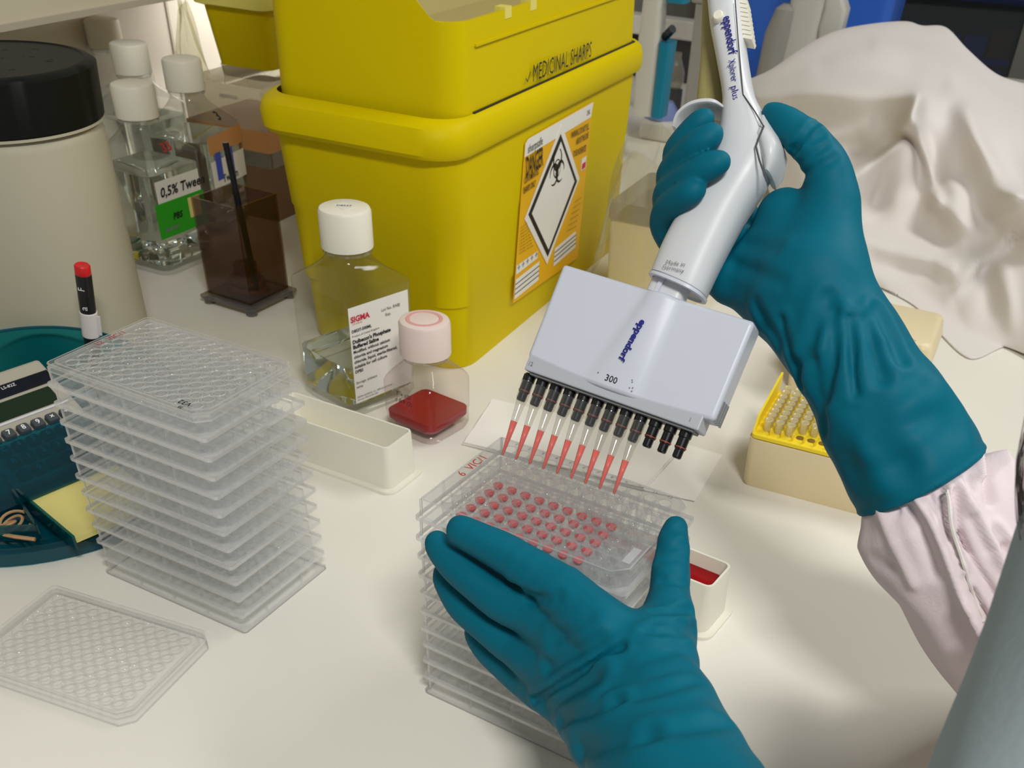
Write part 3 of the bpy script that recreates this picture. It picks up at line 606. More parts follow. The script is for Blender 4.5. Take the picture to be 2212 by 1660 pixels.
P = [cal(-.05, -.0095, .006), cal(.075, -.0095, .006), cal(.075, -.064, .006), cal(-.05, -.064, .006)]
MB().loft([[og_local(p) for p in P], [og_local(p + ZC*.002) for p in P]]).build('front_cover', M['teal'], og)
# sticky notes on the base
n0 = at(57, 1088, .0135); nx = at(163, 1175, .0135) - n0; ny = np.array([-nx[1], nx[0], 0])
tag(MB().loft([[n0, n0+nx, n0+nx+ny, n0+ny], [q + np.array([0, 0, .004]) for q in (n0, n0+nx, n0+nx+ny, n0+ny)]]).build('note_pad', M['note']), 'pad of yellow sticky notes in the teal organiser', 'note pad')
lf = MB()
for a, c in (((0, 1030), (88, 1165)), ((88, 1165), (0, 1168)), ((46, 1086), (168, 1190))):
    p, q = og_local(at(*a, .014)), og_local(at(*c, .014)); nn = np.array([-(q-p)[1], (q-p)[0], 0]); nn = nn/np.linalg.norm(nn)*.001
    lf.loft([[p-nn, q-nn, q+nn, p+nn], [v + np.array([0, 0, .012]) for v in (p-nn, q-nn, q+nn, p+nn)]])
lf.build('divider', M['teal'], og)
for k, (px, py, r) in enumerate(((38, 1142, .011), (30, 1146, .0085), (12, 1150, .009))):
    c = at(px, py, .0105 + .001*k); b = MB(); b.tube([c + np.array([r*math.cos(t*.2618), r*.75*math.sin(t*.2618), .0045*math.sin(t*.2618+k)+.005]) for t in range(24)], .0011, 6, closed=True)
    tag(b.build('rubber_band', M['band'], None, True), ('largest loop of the rubber bands in the organiser', 'middle loop of the rubber bands in the organiser', 'leftmost small loop of the rubber bands in the organiser')[k], 'rubber band', 'rubber bands in the organiser')
tag(MB().tube([at(-20, 1150, .018), at(30, 1160, .019), at(76, 1166, .0175)], .0015, 6).build('rubber_band', M['band']), 'straight flat rubber band end across the looped ones', 'rubber band', 'rubber bands in the organiser')
# marker pen standing in the organiser
pb = np.array([-.4065, .775, .009]); ptop = CAM + ray(177, 572)*((.775*.99)/ray(177, 572)[1])
ax = (ptop - pb); Lp = np.linalg.norm(ax); ax /= Lp
pn = thing('marker_pen', 'black marker pen with a red end and paper tape standing upright', 'pen', pb)
pn.rotation_mode = 'QUATERNION'; pn.rotation_quaternion = Vector((0, 0, 1)).rotation_difference(Vector(ax))
MB().lathe([(.0058, 0), (.0062, .003), (.0062, Lp-.0085), (.0058, Lp-.007)], 24).build('barrel', M['pen'], pn, True)
MB().lathe([(.0058, Lp-.0085), (.0061, Lp-.007), (.006, Lp-.001), (.0052, Lp), (.001, Lp-.0006)], 24).build('end_plug', M['penred'], pn, True)
b = MB(); b.lathe([(.0064, Lp-.0620), (.0069, Lp-.0615), (.0069, Lp-.0405), (.0064, Lp-.040)], 24); b.box(.002, .0090, -.0005, .0005, Lp-.060, Lp-.043); b.build('paper_tape', M['penw'], pn, True)
for s, z, hh in (('F', Lp-.0180, .0072), ('a', Lp-.0345, .0085), ('N70', Lp-.075, .006)):
    text(s, hh, M['white_ink'], pn, (0, -.0064, z), (0, 0, 1), (-1, 0, 0) if s != 'N70' else (-1, 0, 0), 'lettering')

# ------------------------------------------------------------------ twelve-channel pipette
ux = np.array([math.cos(CS[2]), math.sin(CS[2]), 0]); vx = np.array([-ux[1], ux[0], 0])
def csl(u, v, z): return np.array([CS[0], CS[1], 0]) + ux*u + vx*v + np.array([0, 0, z])
T0 = csl(-.0495, .0225, .1425)
c1 = dep(1154, 830, .562); PA = c1 - T0; PA -= ux*(PA @ ux); PL = .0500; PA /= np.linalg.norm(PA)
PO = T0 + PA*PL + ux*.0495
PA2 = PA + .035*ux; PA2 /= np.linalg.norm(PA2); PU = ux - PA2*(ux @ PA2); PU /= np.linalg.norm(PU); PN = np.cross(PU, PA2)
if PN @ (CAM - PO) < 0: PN = -PN; FLIP = True
else: FLIP = False
pt = thing('multichannel_pipette', 'grey twelve-channel pipette held up by the gloved right hand', 'pipette', PO)
PM = Matrix(((PU[0], PA2[0], PN[0], PO[0]), (PU[1], PA2[1], PN[1], PO[1]), (PU[2], PA2[2], PN[2], PO[2]), (0, 0, 0, 1)))
pt.matrix_world = PM
def pl(px, py, n=0.):                       # pixel -> pipette's own plane at offset n
    d = ray(px, py); p0 = PO + PN*n; X = CAM + d*(((p0 - CAM) @ PN)/(d @ PN)) - PO
    return np.array([X @ PU, X @ PA2, n])
# head: rounded slab with a flared raised spine
HL, HR, H0, H1 = -.0515, .0635, .0045, .0585
def spine(a, b):
    c = lerp(.0035, .0105, (b-H0)/(H1-H0)); w = lerp(.017, .0085, (b-H0)/(H1-H0)); t = max(0, 1-abs((a-c)/w)**2.6)
    return .0036*t*(.55+.45*(b-H0)/(H1-H0))
NX, NY = 40, 14; front = []; b = MB()
def hf(i, j):
    a = lerp(HL, HR, i/NX); bb = lerp(H0 - .0030*math.sin(PI*i/NX), H1, j/NY); return a, bb
vs = []
for j in range(NY+1):
    for i in range(NX+1):
        a, bb = hf(i, j); vs.append((a, bb, .0085 + spine(a, bb)))
nf = len(vs)
for j in range(NY+1):
    for i in range(NX+1):
        a, bb = hf(i, j); vs.append((a, bb, -.0085))
fs = []
for j in range(NY):
    for i in range(NX):
        k = j*(NX+1)+i; fs.append((k, k+1, k+NX+2, k+NX+1)); fs.append((nf+k, nf+k+NX+1, nf+k+NX+2, nf+k+1))
for i in range(NX):
    fs.append((i+1, i, nf+i, nf+i+1)); k = NY*(NX+1)+i; fs.append((k, k+1, nf+k+1, nf+k))
for j in range(NY):
    k = j*(NX+1); fs.append((k, k+NX+1, nf+k+NX+1, nf+k)); k += NX; fs.append((k+NX+1, k, nf+k, nf+k+NX+1))
hd = b.add(vs, fs).build('head_cover', M['pip'], pt, True); m_ = hd.modifiers.new('bevel', 'BEVEL'); m_.width = .0022; m_.segments = 3; m_.limit_method = 'ANGLE'; m_.angle_limit = 1.0
lp = MB(); lp.box(HL+.001, HR-.006, -.0028, .006, -.0075, .0082); bevel(lp.build('head_lip', M['piplip'], pt), .0008)
bevel(MB().box(HL+.004, HR-.009, -.0042, -.0026, -.006, .006).build('nozzle_plate', M['pipd'], pt), .0006)
sd = MB()
for k in range(3): sd.box(HR-.0004, HR+.0006, .004, .016, -.006+k*.0045, -.004+k*.0045)
sd.build('side_ridges', M['pipd'], pt)
def ptxt(s, a, bb, n, h, m, xd, yd, bold=0., name='lettering'): return text(s, h, m, pt, (a, bb, n), xd, yd, name, bold=bold)
sg1 = -1 if FLIP else 1
ptxt('eppendorf', .0058, .0300, .0119, .0056, M['blue_ink'], (-.16, -1, 0), (1, -.16, 0), .00018)
ptxt('300', .0022, .0072, .0104, .0050, M['black_ink'], (1, 0, 0), (0, 1, 0), .00005)
ptxt('12', -.0475, .0012, .0084, .0032, M['grey_ink'], (1, 0, 0), (0, 1, 0)); ptxt('1', .0515, .0012, .0084, .0032, M['grey_ink'], (1, 0, 0), (0, 1, 0))
dt = MB()
for (a, bb) in ((.0135, .0105), (.0140, .0095), (.0155, .0068), (.0138, .0062), (.0157, .0050), (-.0065, .0085)): dt.lathe([(.0004, 0), (.0004, .0001)], 8, (a, bb, .0103))
dt.build('speckle', M['grey_ink'], pt)
for k in range(12):
    a = (k-5.5)*.009; loc = (a, 0, 0)
    nz = MB(); prof = [(.0026, .0), (.0036, -.0012), (.0036, -.0045), (.0031, -.0050), (.0031, -.0110), (.0026, -.0115), (.0026, -.0155), (.0020, -.0162), (.0001, -.0162)]
    nz.loft([[(a+r*math.cos(2*PI*i/16), y-.003, r*math.sin(2*PI*i/16)) for i in range(16)] for r, y in prof], True, False)
    no = nz.build('nozzle', M['nozzle'], pt, True)
    MB().loft([[(a+r*math.cos(2*PI*i/16), y-.003, r*math.sin(2*PI*i/16)) for i in range(16)] for r, y in ((.0031, -.0098), (.0034, -.0099), (.0034, -.0104), (.0031, -.0105))], False, False).build('sealing_ring', M['oring'], no, True)
# handle: sections between the left and right outline of the grip
SEC = [((1410, 592), (1524, 640), .0135), ((1440, 522), (1558, 568), .0145), ((1477, 455), (1610, 470), .0155), ((1522, 375), (1656, 396), .0160), ((1548, 318), (1672, 340), .0155),
       ((1561, 258), (1656, 264), .0140), ((1563, 212), (1631, 208), .0125), ((1550, 135), (1616, 132), .0120), ((1537, 66), (1608, 66), .0120), ((1530, 0), (1602, 0), .0120), ((1517, -120), (1592, -120), .0125), ((1490, -330), (1580, -330), .015)]
def sect(l, r, d, n=28, e=2.6, sc=1., nz=0.):
    A, B = pl(*l), pl(*r); c = (A+B)/2; h = (B-A)/2*sc; L = []
    for i in range(n):
        t = 2*PI*i/n; ct, st = math.cos(t), math.sin(t); x = math.copysign(abs(ct)**(2/e), ct); y = math.copysign(abs(st)**(2/e), st)
        L.append(c + h*x + np.array([0, 0, d*sc*y + nz]))
    return L
ls = []
for i in range(len(SEC)-1):
    for k in range(5):
        u = k/5; g = lambda q, w: tuple(catmull([SEC[max(i-1, 0)][q], SEC[i][q], SEC[i+1][q], SEC[min(i+2, len(SEC)-1)][q]], 5)[5+k])
        ls.append(sect(g(0, 0), g(1, 0), lerp(SEC[i][2], SEC[i+1][2], u)))
ls.append(sect(*SEC[-1]))
ls = [sect(SEC[0][0], SEC[0][1], SEC[0][2], sc=.55), sect((1411, 598), (1523, 646), .0135, sc=.90)] + ls
MB().loft(ls, True, True).build('handle', M['pipw'], pt, True)
MB().loft([sect((1409, 594), (1524, 643), .0137, sc=1.02), sect((1406, 600), (1521, 649), .0137, sc=1.02), sect((1406, 601), (1521, 650), .0137, sc=.88), sect((1409, 594), (1524, 643), .0137, sc=.86)], False, False).build('handle_collar', M['pip'], pt, True)
# neck between head and grip
MB().loft([sect((1400, 632), (1476, 655), .0070, e=4), sect((1420, 590), (1494, 612), .0070, e=4)], True, True).build('neck', M['pipw'], pt, True)
nk = MB(); A, B = pl(1418, 632, .0072), pl(1436, 594, .0072); ee = np.array([.0012, 0, 0]); nk.loft([[A-ee, A+ee, B+ee, B-ee], [q + np.array([0, 0, .0012]) for q in (A-ee, A+ee, B+ee, B-ee)]]); nk.build('neck_rib', M['pip'], pt)
# thumb-side ejector cover
ej = []
for l, r, d, s_ in (((1648, 268), (1664, 270), .0100, 1), ((1640, 292), (1680, 294), .0125, 1), ((1632, 312), (1693, 316), .0150, 1), ((1640, 335), (1699, 338), .0163, 1), ((1650, 362), (1690, 368), .0155, 1), ((1657, 385), (1672, 392), .0120, 1)):
    ej.append(sect(l, r, d, e=2.4))
MB().loft(ej, True, True).build('ejector_cover', M['pipw'], pt, True)
def surf(px, py, n): return pl(px, py, n)
MB().tube([surf(*p) for p in ((1588, 0, .0122), (1594, 80, .0123), (1601, 160, .0125), (1605, 204, .0130), (1630, 240, .0141), (1649, 272, .0152))], .00035, 6).build('seam_line', M['seam'], pt)
MB().tube([surf(*p) for p in ((1650, 272, .0145), (1640, 296, .0155), (1633, 316, .0163), (1640, 345, .0168), (1651, 376, .0160), (1657, 393, .0140))], .0005, 6).build('cover_gap', M['seam'], pt)
kb = pl(1553, 40, .0118); MB().lathe([(.0028, 0), (.0028, .0028), (.0022, .0036), (.0001, .0036)], 16, kb, True, False).build('side_knob', M['cap'], pt, True)
def shaft_text(s, p0, p1, h, n, m, bold=0.):
    a, c = pl(*p0, n), pl(*p1, n); d = c-a; w = np.linalg.norm(d)
    t = ptxt(s, *((a+c)/2)[:2], n, h, m, d, (-d[1], d[0], 0), bold)
    ex = Vector(d/w); o = Vector((a+c)/2); xs = [(v.co-o) @ ex for v in t.data.vertices]; k = w/(max(xs)-min(xs))
    for v in t.data.vertices:
        l = (v.co-o) @ ex; v.co = v.co + ex*(l*(k-1))
shaft_text('eppendorf', (1570, 34), (1583, 116), .0068, .0126, M['blue_ink'], .00012)
shaft_text('Xplorer', (1580, 129), (1587, 176), .0052, .0128, M['blue_ink']); shaft_text('plus', (1586, 186), (1590, 215), .0052, .0131, M['blue_ink'])
shaft_text('Made in', (1440, 566), (1480, 572), .0028, .0148, M['grey_ink']); shaft_text('Germany', (1432, 575), (1478, 586), .0028, .0146, M['grey_ink'])
# finger hook on the far side of the grip
hp = [pl(1585, 262, -.004), pl(1556, 240, .0035), pl(1528, 236, .0050), pl(1497, 243, .0045), pl(1472, 262, .0025), pl(1462, 288, 0)]
hp = catmull(hp, 5); hk = MB(); L = []
for i, p in enumerate(hp):
    t = hp[min(i+1, len(hp)-1)] - hp[max(i-1, 0)]; t /= np.linalg.norm(t); q = np.cross(t, [0, 0, 1.]); wz = .0095*(1-.25*(i/len(hp))**3)
    L.append([p - q*.0011 + np.array([0, 0, -wz]), p - q*.0013 + np.array([0, 0, wz*.9]), p - q*.0008 + np.array([0, 0, wz]), p + q*.0008 + np.array([0, 0, wz]), p + q*.0013 + np.array([0, 0, wz*.9]), p + q*.0011 + np.array([0, 0, -wz])])
hk.loft(L); hk.build('finger_hook', M['pipw'], pt, True)
# the control barrel behind the shaft, a separate body of olive-amber plastic
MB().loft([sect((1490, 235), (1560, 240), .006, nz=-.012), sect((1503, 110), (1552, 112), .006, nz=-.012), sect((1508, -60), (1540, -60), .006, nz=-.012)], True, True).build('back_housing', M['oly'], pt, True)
gb = MB()
for k in range(9):
    A = pl(1601+k*1.4, 14+k*9.5, 0); gb.box(A[0]-.001, A[0]+.0045, A[1]-.0009, A[1]+.0009, -.004, .005)
gb.build('display_ridges', M['cap'], pt)

# tips fitted on the first nine channels
for k in range(9):
    a = PO + PU*((k-5.5)*.009) - PA2*.0075; e = csl(-.0495+.009*k, .0225, .1422); ax = e - a; L = np.linalg.norm(ax); ax /= L
    o = thing('pipette_tip', (ORD[k] + ' clear tip from the left under the pipette, its lower half pink'), 'pipette tip', a, 0, 'tips fitted on the pipette')
    o.rotation_mode = 'QUATERNION'; o.rotation_quaternion = Vector((0, 0, 1)).rotation_difference(Vector(ax))
    MB().lathe([(.0038, 0), (.0039, .0006), (.0037, .0010), (.00345, .0105), (.0031, .0112), (.0027, .0135), (.0016, L*.68), (.00075, L-.001), (.0006, L)], 16, cap0=False, cap1=False).build('tip_body', M['tip'], o, 2)
    MB().lathe([(.0001, L*.53), (.00195, L*.53), (.00150, L*.70), (.00070, L-.0012), (.0001, L-.0008)], 14, cap0=False, cap1=False).build('pink_medium', M['tipmed'], o, 2)

# ------------------------------------------------------------------ tip boxes
g0 = at(1600, 1047); tbx = thing('tip_box', 'open beige tip box with a yellow rack of clear tips', 'tip box', g0 + D1*.060 + D2*.0425, YAWB)
MB().loft([rrect(.116, .082, .006, 0), rrect(.119, .085, .006, .003), rrect(.122, .088, .006, .044), rrect(.119, .085, .005, .044), rrect(.117, .083, .005, .010)], True, True).build('box_base', M['tipbox'], tbx, True)
rk = MB(); rk.loft([rrect(.119, .085, .004, .0445), rrect(.119, .085, .004, .0475), rrect(.116, .082, .004, .0482)], True, True); rk.build('tip_rack', M['tiprack'], tbx, True)
MB().add([(-.0592, -.041, .0475), (-.0592, .041, .0475), (-.0592, .041, .0655), (-.0592, -.030, .0585), (-.0574, -.041, .0475), (-.0574, .041, .0475), (-.0574, .041, .0655), (-.0574, -.030, .0585)],
         [(0, 1, 2, 3), (7, 6, 5, 4), (0, 4, 5, 1), (1, 5, 6, 2), (2, 6, 7, 3), (3, 7, 4, 0)]).build('side_flap', M['tiprack'], tbx)
for k in range(11): MB().box(-.0495+.009*k+.0038, -.0495+.009*k+.0052, -.0385, -.037, .0478, .0535).build('divider_post', M['tiprack'], tbx)
_h = MB().lathe([(.0032, 0), (.0032, .0004), (.0001, .0004)], 14, cap0=False, cap1=False).mesh('tip_hole', M['tiphole'])
_t = MB().lathe([(.0022, -.006), (.0030, -.002), (.0032, .0085), (.0036, .0090), (.0036, .0098), (.0028, .0098), (.0026, -.004)], 10, cap0=False, cap1=False).mesh('pipette_tip', M['tipy'], 2)
rm = Matrix.Rotation(YAWB, 4, 'Z'); tl0 = Vector(tbx.location)
for j in range(8):
    for i in range(12):
        p = Vector((-.0495+.009*i, -.0315+.009*j, .0482))
        if i > 7 and j < 6: continue
        if j == 0 and i >= 3:
            if i < 8: link('tip_hole', _h, tbx, p)
            continue
        if i > 7: continue
        o = link('pipette_tip', _t, None, tl0 + rm @ p); o.rotation_euler = (0, 0, YAWB)
        tag(o, 'clear tip in the yellow rack, %s row from the front, %s from the side flap' % (ORD[j], ORD[i]), 'pipette tip', 'tips in the yellow rack')
g1 = at(1690, 842); tb2 = thing('tip_box', 'closed beige tip box with a lid, between cloth and glove', 'tip box', g1 + D1*.062 + D2*.044, YAWB)
MB().loft([rrect(.118, .084, .006, 0), rrect(.124, .090, .007, .050), rrect(.1245, .0905, .007, .052)], True, True).build('box_base', M['tipbox'], tb2, True)
MB().loft([rrect(.1265, .0925, .007, .050), rrect(.1265, .0925, .007, .054), rrect(.125, .091, .007, .056), rrect(.122, .088, .009, .066), rrect(.118, .084, .009, .070), rrect(.112, .078, .008, .0712)], True, True).build('box_lid', M['tipbox'], tb2, True)
MB().box(-.05, .045, -.0380, -.0365, .0712, .0722).build('lid_ridge', M['tipbox'], tb2)
# beige box in a clear bag
g2 = at(1298, 662); bxb = thing('tip_box', 'beige box standing inside the crumpled clear bag', 'tip box', g2 + D1*.047 + D2*.062, YAWB)
MB().loft([rrect(.088, .118, .006, 0), rrect(.092, .122, .006, .092), rrect(.090, .120, .006, .094)], True, True).build('box_base', M['tipbox'], bxb, True)
MB().loft([rrect(.095, .125, .006, .0945), rrect(.095, .125, .006, .104), rrect(.092, .122, .008, .112)], True, True).build('box_lid', M['frost'], bxb, True)
o = crumple('plastic_bag', 'large crumpled clear bag pulled over the beige box beside the sharps box', g2 + D1*.055 + D2*.062 + np.array([0, 0, .036]), (.073, .089), (.066, .080), .118, 11, n=56, m=12, amp=.0048, lean=(.004, .012)); o.rotation_euler = (0, 0, YAWB)

# ------------------------------------------------------------------ white cloth over equipment
CG = [  # rows from the crest to the hem: (pixel x, pixel y, depth)
 [(1585, 190, 1.50), (1660, 158, 1.46), (1730, 108, 1.46), (1800, 72, 1.47), (1880, 56, 1.48), (1955, 50, 1.48), (1990, 60, 1.47), (2040, 62, 1.46), (2085, 110, 1.43), (2150, 165, 1.40), (2230, 190, 1.37)],
 [(1590, 205, 1.46), (1665, 185, 1.40), (1735, 150, 1.38), (1805, 115, 1.38), (1885, 95, 1.38), (1955, 92, 1.39), (2000, 95, 1.39), (2055, 110, 1.38), (2105, 150, 1.35), (2165, 200, 1.32), (2235, 225, 1.30)],
 [(1610, 240, 1.42), (1680, 240, 1.35), (1750, 210, 1.31), (1820, 190, 1.29), (1900, 180, 1.28), (1965, 180, 1.28), (2010, 180, 1.28), (2070, 190, 1.27), (2125, 220, 1.26), (2180, 262, 1.23), (2245, 285, 1.21)],
 [(1630, 300, 1.40), (1700, 300, 1.32), (1775, 285, 1.28), (1850, 262, 1.245), (1925, 240, 1.225), (1975, 215, 1.20), (2005, 235, 1.215), (2060, 235, 1.215), (2120, 270, 1.20), (2185, 320, 1.185), (2250, 345, 1.16)],
 [(1650, 380, 1.39), (1725, 370, 1.32), (1800, 360, 1.29), (1870, 335, 1.265), (1930, 300, 1.225), (1965, 268, 1.175), (2010, 300, 1.215), (2060, 290, 1.185), (2110, 330, 1.175), (2170, 390, 1.16), (2250, 420, 1.12)],
 [(1680, 470, 1.33), (1760, 450, 1.28), (1840, 395, 1.215), (1900, 350, 1.185), (1955, 310, 1.165), (1985, 345, 1.225), (2015, 390, 1.225), (2060, 370, 1.18), (2110, 420, 1.165), (2170, 430, 1.11), (2260, 440, 1.07)],
 [(1720, 570, 1.25), (1800, 520, 1.22), (1850, 470, 1.215), (1890, 440, 1.215), (1930, 425, 1.215), (1980, 430, 1.22), (2015, 440, 1.20), (2065, 455, 1.16), (2120, 500, 1.155), (2180, 530, 1.12), (2260, 560, 1.07)],
 [(1760, 660, 1.18), (1820, 600, 1.18), (1860, 555, 1.18), (1895, 550, 1.18), (1940, 560, 1.175), (1985, 565, 1.165), (2035, 570, 1.15), (2080, 590, 1.13), (2130, 620, 1.11), (2180, 640, 1.08), (2270, 660, 1.03)],
 [(1800, 690, 1.165), (1840, 640, 1.17), (1880, 612, 1.175), (1920, 625, 1.165), (1960, 640, 1.155), (2010, 655, 1.14), (2060, 690, 1.115), (2095, 720, 1.09), (2140, 745, 1.07), (2190, 760, 1.05), (2280, 790, 1.01)],
]
def chem(q):                       # the hem lies on the bench
    x, y, t = q; d = ray(x, y); tb_ = -CAMH/d[2]; return CAM + d*tb_ + np.array([0, 0, .0015])
pts = [[dep(*q) for q in r] for r in CG]
pts = [[np.array([p[0], p[1], max(p[2], .004)]) for p in r] for r in pts]
hem = [(1830, 712, 0), (1862, 655, 0), (1882, 617, 0), (1935, 640, 0), (1985, 672, 0), (2040, 735, 0), (2080, 772, 0), (2112, 778, 0), (2160, 755, 0), (2215, 738, 0), (2300, 760, 0)]
pts.append([chem(q) for q in hem])
pts.insert(0, [p + D2*.10 + np.array([0, 0, -.10]) for p in pts[0]]); pts.insert(0, [p + D2*.12 - np.array([0, 0, p[2]-.003]) for p in pts[0]])
rowsd = [catmull(r, 12) for r in pts]; colsd = [catmull([r[i] for r in rowsd], 11) for i in range(len(rowsd[0]))]
nr, nc = len(colsd[0]), len(colsd); V = np.array([[colsd[i][j] for i in range(nc)] for j in range(nr)])
def fold_disp(px_, FOLDS):
    disp = np.zeros(px_.shape[:2])
    for ln, w, amp in FOLDS:
        best = np.full(px_.shape[:2], 1e9)
        for p0, p1 in zip(ln[:-1], ln[1:]):
            p0, p1 = np.array(p0, float), np.array(p1, float); d = p1-p0; t = np.clip(((px_-p0) @ d)/(d @ d), 0, 1); best = np.minimum(best, ((px_-p0-t[..., None]*d)**2).sum(-1))
        disp += amp*np.exp(-best/(w*w))
    return disp
def topx(X):
    d = X - CAM; w = d @ FW; return np.stack([CX + FPX*(d @ RT)/w, CY - FPX*(d @ UP)/w], -1)
# folds: crests and hollows of the cloth, as soft ridges along lines on its surface (metres towards the front)
FOLDS = [([(1640, 215), (1760, 200), (1880, 200), (1975, 208)], 22, .016), ([(1985, 215), (1965, 262), (1910, 318), (1835, 375)], 20, .024), ([(1720, 262), (1820, 262), (1900, 258)], 34, -.024), ([(1780, 330), (1850, 310)], 30, -.016),
         ([(1955, 300), (1910, 360), (1885, 440)], 34, -.034), ([(1905, 470), (1990, 490), (2050, 520)], 40, -.014), ([(1975, 275), (1995, 330), (2012, 395), (2020, 432)], 16, .022), ([(2050, 240), (2058, 300), (2070, 370)], 30, -.020),
         ([(2085, 245), (2105, 300), (2140, 360), (2185, 418)], 22, .026), ([(2020, 435), (2080, 480), (2130, 510)], 18, .014), ([(2212, 420), (2190, 428)], 22, .016), ([(2225, 470), (2150, 535), (2080, 605), (2035, 660)], 13, .018), ([(2200, 520), (2120, 590), (2065, 650)], 20, -.016),
         ([(1860, 510), (1960, 545), (2050, 575)], 22, .018), ([(1880, 575), (1960, 590), (2010, 585)], 18, -.012), ([(2160, 560), (2175, 640), (2180, 700)], 20, .014), ([(2130, 600), (2135, 680)], 22, -.012), ([(1900, 95), (1985, 120), (2060, 160)], 18, .008), ([(1780, 150), (1900, 150), (2030, 185)], 20, -.008), ([(1820, 330), (1832, 400)], 12, .010)]
disp = fold_disp(topx(V.reshape(-1, 3)).reshape(nr, nc, 2), FOLDS)
vd = np.array([-D2[0]*.6, -D2[1]*.9, .25]); vd /= np.linalg.norm(vd)
fade = np.clip((V[..., 2]-.004)/.03, 0, 1); V = V + disp[..., None]*vd*fade[..., None]*1.0; V[..., 2] = np.maximum(V[..., 2], .002)
b = MB(); b.add(V.reshape(-1, 3).tolist(), [(j*nc+i, j*nc+i+1, (j+1)*nc+i+1, (j+1)*nc+i) for j in range(nr-1) for i in range(nc-1)])
cl = tag(b.build('dust_cloth', M['cloth'], None, 2), 'white cotton cloth draped over equipment behind the gloved arm', 'cloth')
m_ = cl.modifiers.new('smooth', 'SMOOTH'); m_.factor = .5; m_.iterations = 4
m_ = cl.modifiers.new('thick', 'SOLIDIFY'); m_.thickness = .0012; m_.offset = 1
# a short gathered tuck with a dark pin on the crest
kp = dep(2035, 72, 1.44); tk = MB(); tk.tube([kp + D1*-.012, kp + D1*.0 + np.array([0, 0, .004]), kp + D1*.016 + np.array([0, 0, .002])], .0016, 8)
tag(tk.build('clip_pin', M['dgrey']), 'small dark pin on the crest of the white cloth', 'pin')

# ------------------------------------------------------------------ things farther along the bench
gp = at(1500, 330); gx = gp*1
st = thing('pipette_stand', 'grey pipette stand post with a broad sleeve behind the pipette', 'stand', dep(1505, 262, 1.62)*np.array([1, 1, 0]) + np.array([0, 0, 0]), YAWB)
zt = dep(1505, 262, 1.62)[2]
bevel(MB().box(-.085, .045, -.04, .05, 0, max(.012, zt)).build('stand_base', M['lgrey'], st), .006)
bevel(MB().box(-.022, .022, -.012, .02, max(.012, zt), .52).build('post', M['grey'], st), .004)
bevel(MB().box(-.028, .026, -.018, .026, zt+.165, .52).build('sleeve', M['grey'], st), .004)
MB().lathe([(.028, 0), (.027, .012), (.018, .024), (.0001, .028)], 24, (-.058, -.010, max(.012, zt)), False, False).build('blue_dome', M['bluel'], st, True)
MB().box(-.085, -.035, .02, .045, max(.012, zt), max(.012, zt)+.001).build('blue_strip', M['bluel'], st)
# teal and grey pipette hanging at the far corner of the sharps box
o0 = dep(1395, 215, 1.50); hg = thing('hanging_pipette', 'teal and grey pipette standing behind the corner of the sharps box', 'pipette', (o0[0], o0[1], o0[2]-.02), YAWB)
MB().loft([rrect(.030, .03, .008, 0), rrect(.034, .034, .008, .09), rrect(.030, .03, .008, .15), rrect(.026, .03, .008, .26)], True, True).build('grey_body', M['lgrey'], hg, True)
MB().loft([rrect(.016, .034, .004, -.0, cx=.024), rrect(.018, .034, .004, .10, cx=.026)], True, True).build('teal_body', M['tealp'], hg, True)
MB().loft([rrect(.03, .03, .006, .150, cx=.034), rrect(.018, .02, .006, .205, cx=.05)], True, True).build('teal_grip', M['tealp'], hg, True)
MB().tube([(.02, 0, .105), (.034, -.01, .118)], .006, 8).build('black_clip', M['blackstick'], hg, True)
# shelf rail with small glass balls behind
o1 = dep(1440, 60, 1.9); rl = thing('rack', 'white rail of a rack seen between the box and the grey post', 'rack', (o1[0], o1[1], 0), YAWB)
bevel(MB().box(-.10, .12, -.01, .03, o1[2]-.016, o1[2]+.016).build('rail', M['lgrey'], rl), .003)
for sx in (-.095, .105): MB().box(sx, sx+.015, -.005, .02, 0, o1[2]-.016).build('rack_leg', M['dgrey'], rl)
MB().box(-.10, .12, .025, .03, 0, o1[2]-.016).build('rack_back', M['dgrey'], rl)
for k, (px, py) in enumerate(((1425, 150), (1460, 152))):
    c = dep(px, py, 1.75); g = MB(); r = .0165; g.lathe([(.011, 0), (r, .014), (r, .028), (.010, .044), (.008, .05), (.008, .058)], 20)
    hgt = c[2]-.03; gl = thing('flask', ('left' if k == 0 else 'right') + ' of two small clear flasks behind the sharps box corner', 'flask', (c[0], c[1], hgt)); g.build('flask_body', M['frost'], gl, True)
    MB().lathe([(.016, -hgt), (.016, 0)], 20).build('flask_stand', M['dgrey'], gl, True)
# white pipette controller with a grey grip and a green button
o2 = dep(1700, 175, 1.68); pc2 = thing('pipette_controller', 'grey and white pipette controller with a green button before the blue tub', 'pipettor', (o2[0], o2[1], 0), YAWB)
zc = o2[2]
MB().loft([rrect(.070, .05, .02, max(0, zc-.08), cx=.006), rrect(.068, .05, .02, zc+.02, cx=.006), rrect(.060, .048, .016, zc+.10, cx=.014), rrect(.058, .046, .014, zc+.18, cx=.020)], True, True).build('body', M['lgrey'], pc2, True)
MB().loft([rrect(.045, .05, .02, max(0, zc-.07), cx=-.032, cy=-.010), rrect(.045, .05, .02, zc+.07, cx=-.024, cy=-.010), rrect(.034, .04, .015, zc+.105, cx=-.018, cy=-.010), rrect(.018, .02, .009, zc+.112, cx=-.016, cy=-.010)], True, True).build('grip', M['grey'], pc2, True)
MB().loft([rrect(.030, .04, .006, zc+.070, cx=.056), rrect(.038, .044, .007, zc+.085, cx=.058), rrect(.036, .044, .007, zc+.112, cx=.060), rrect(.026, .04, .006, zc+.135, cx=.052)], True, True).build('trigger', M['lgrey'], pc2, True)
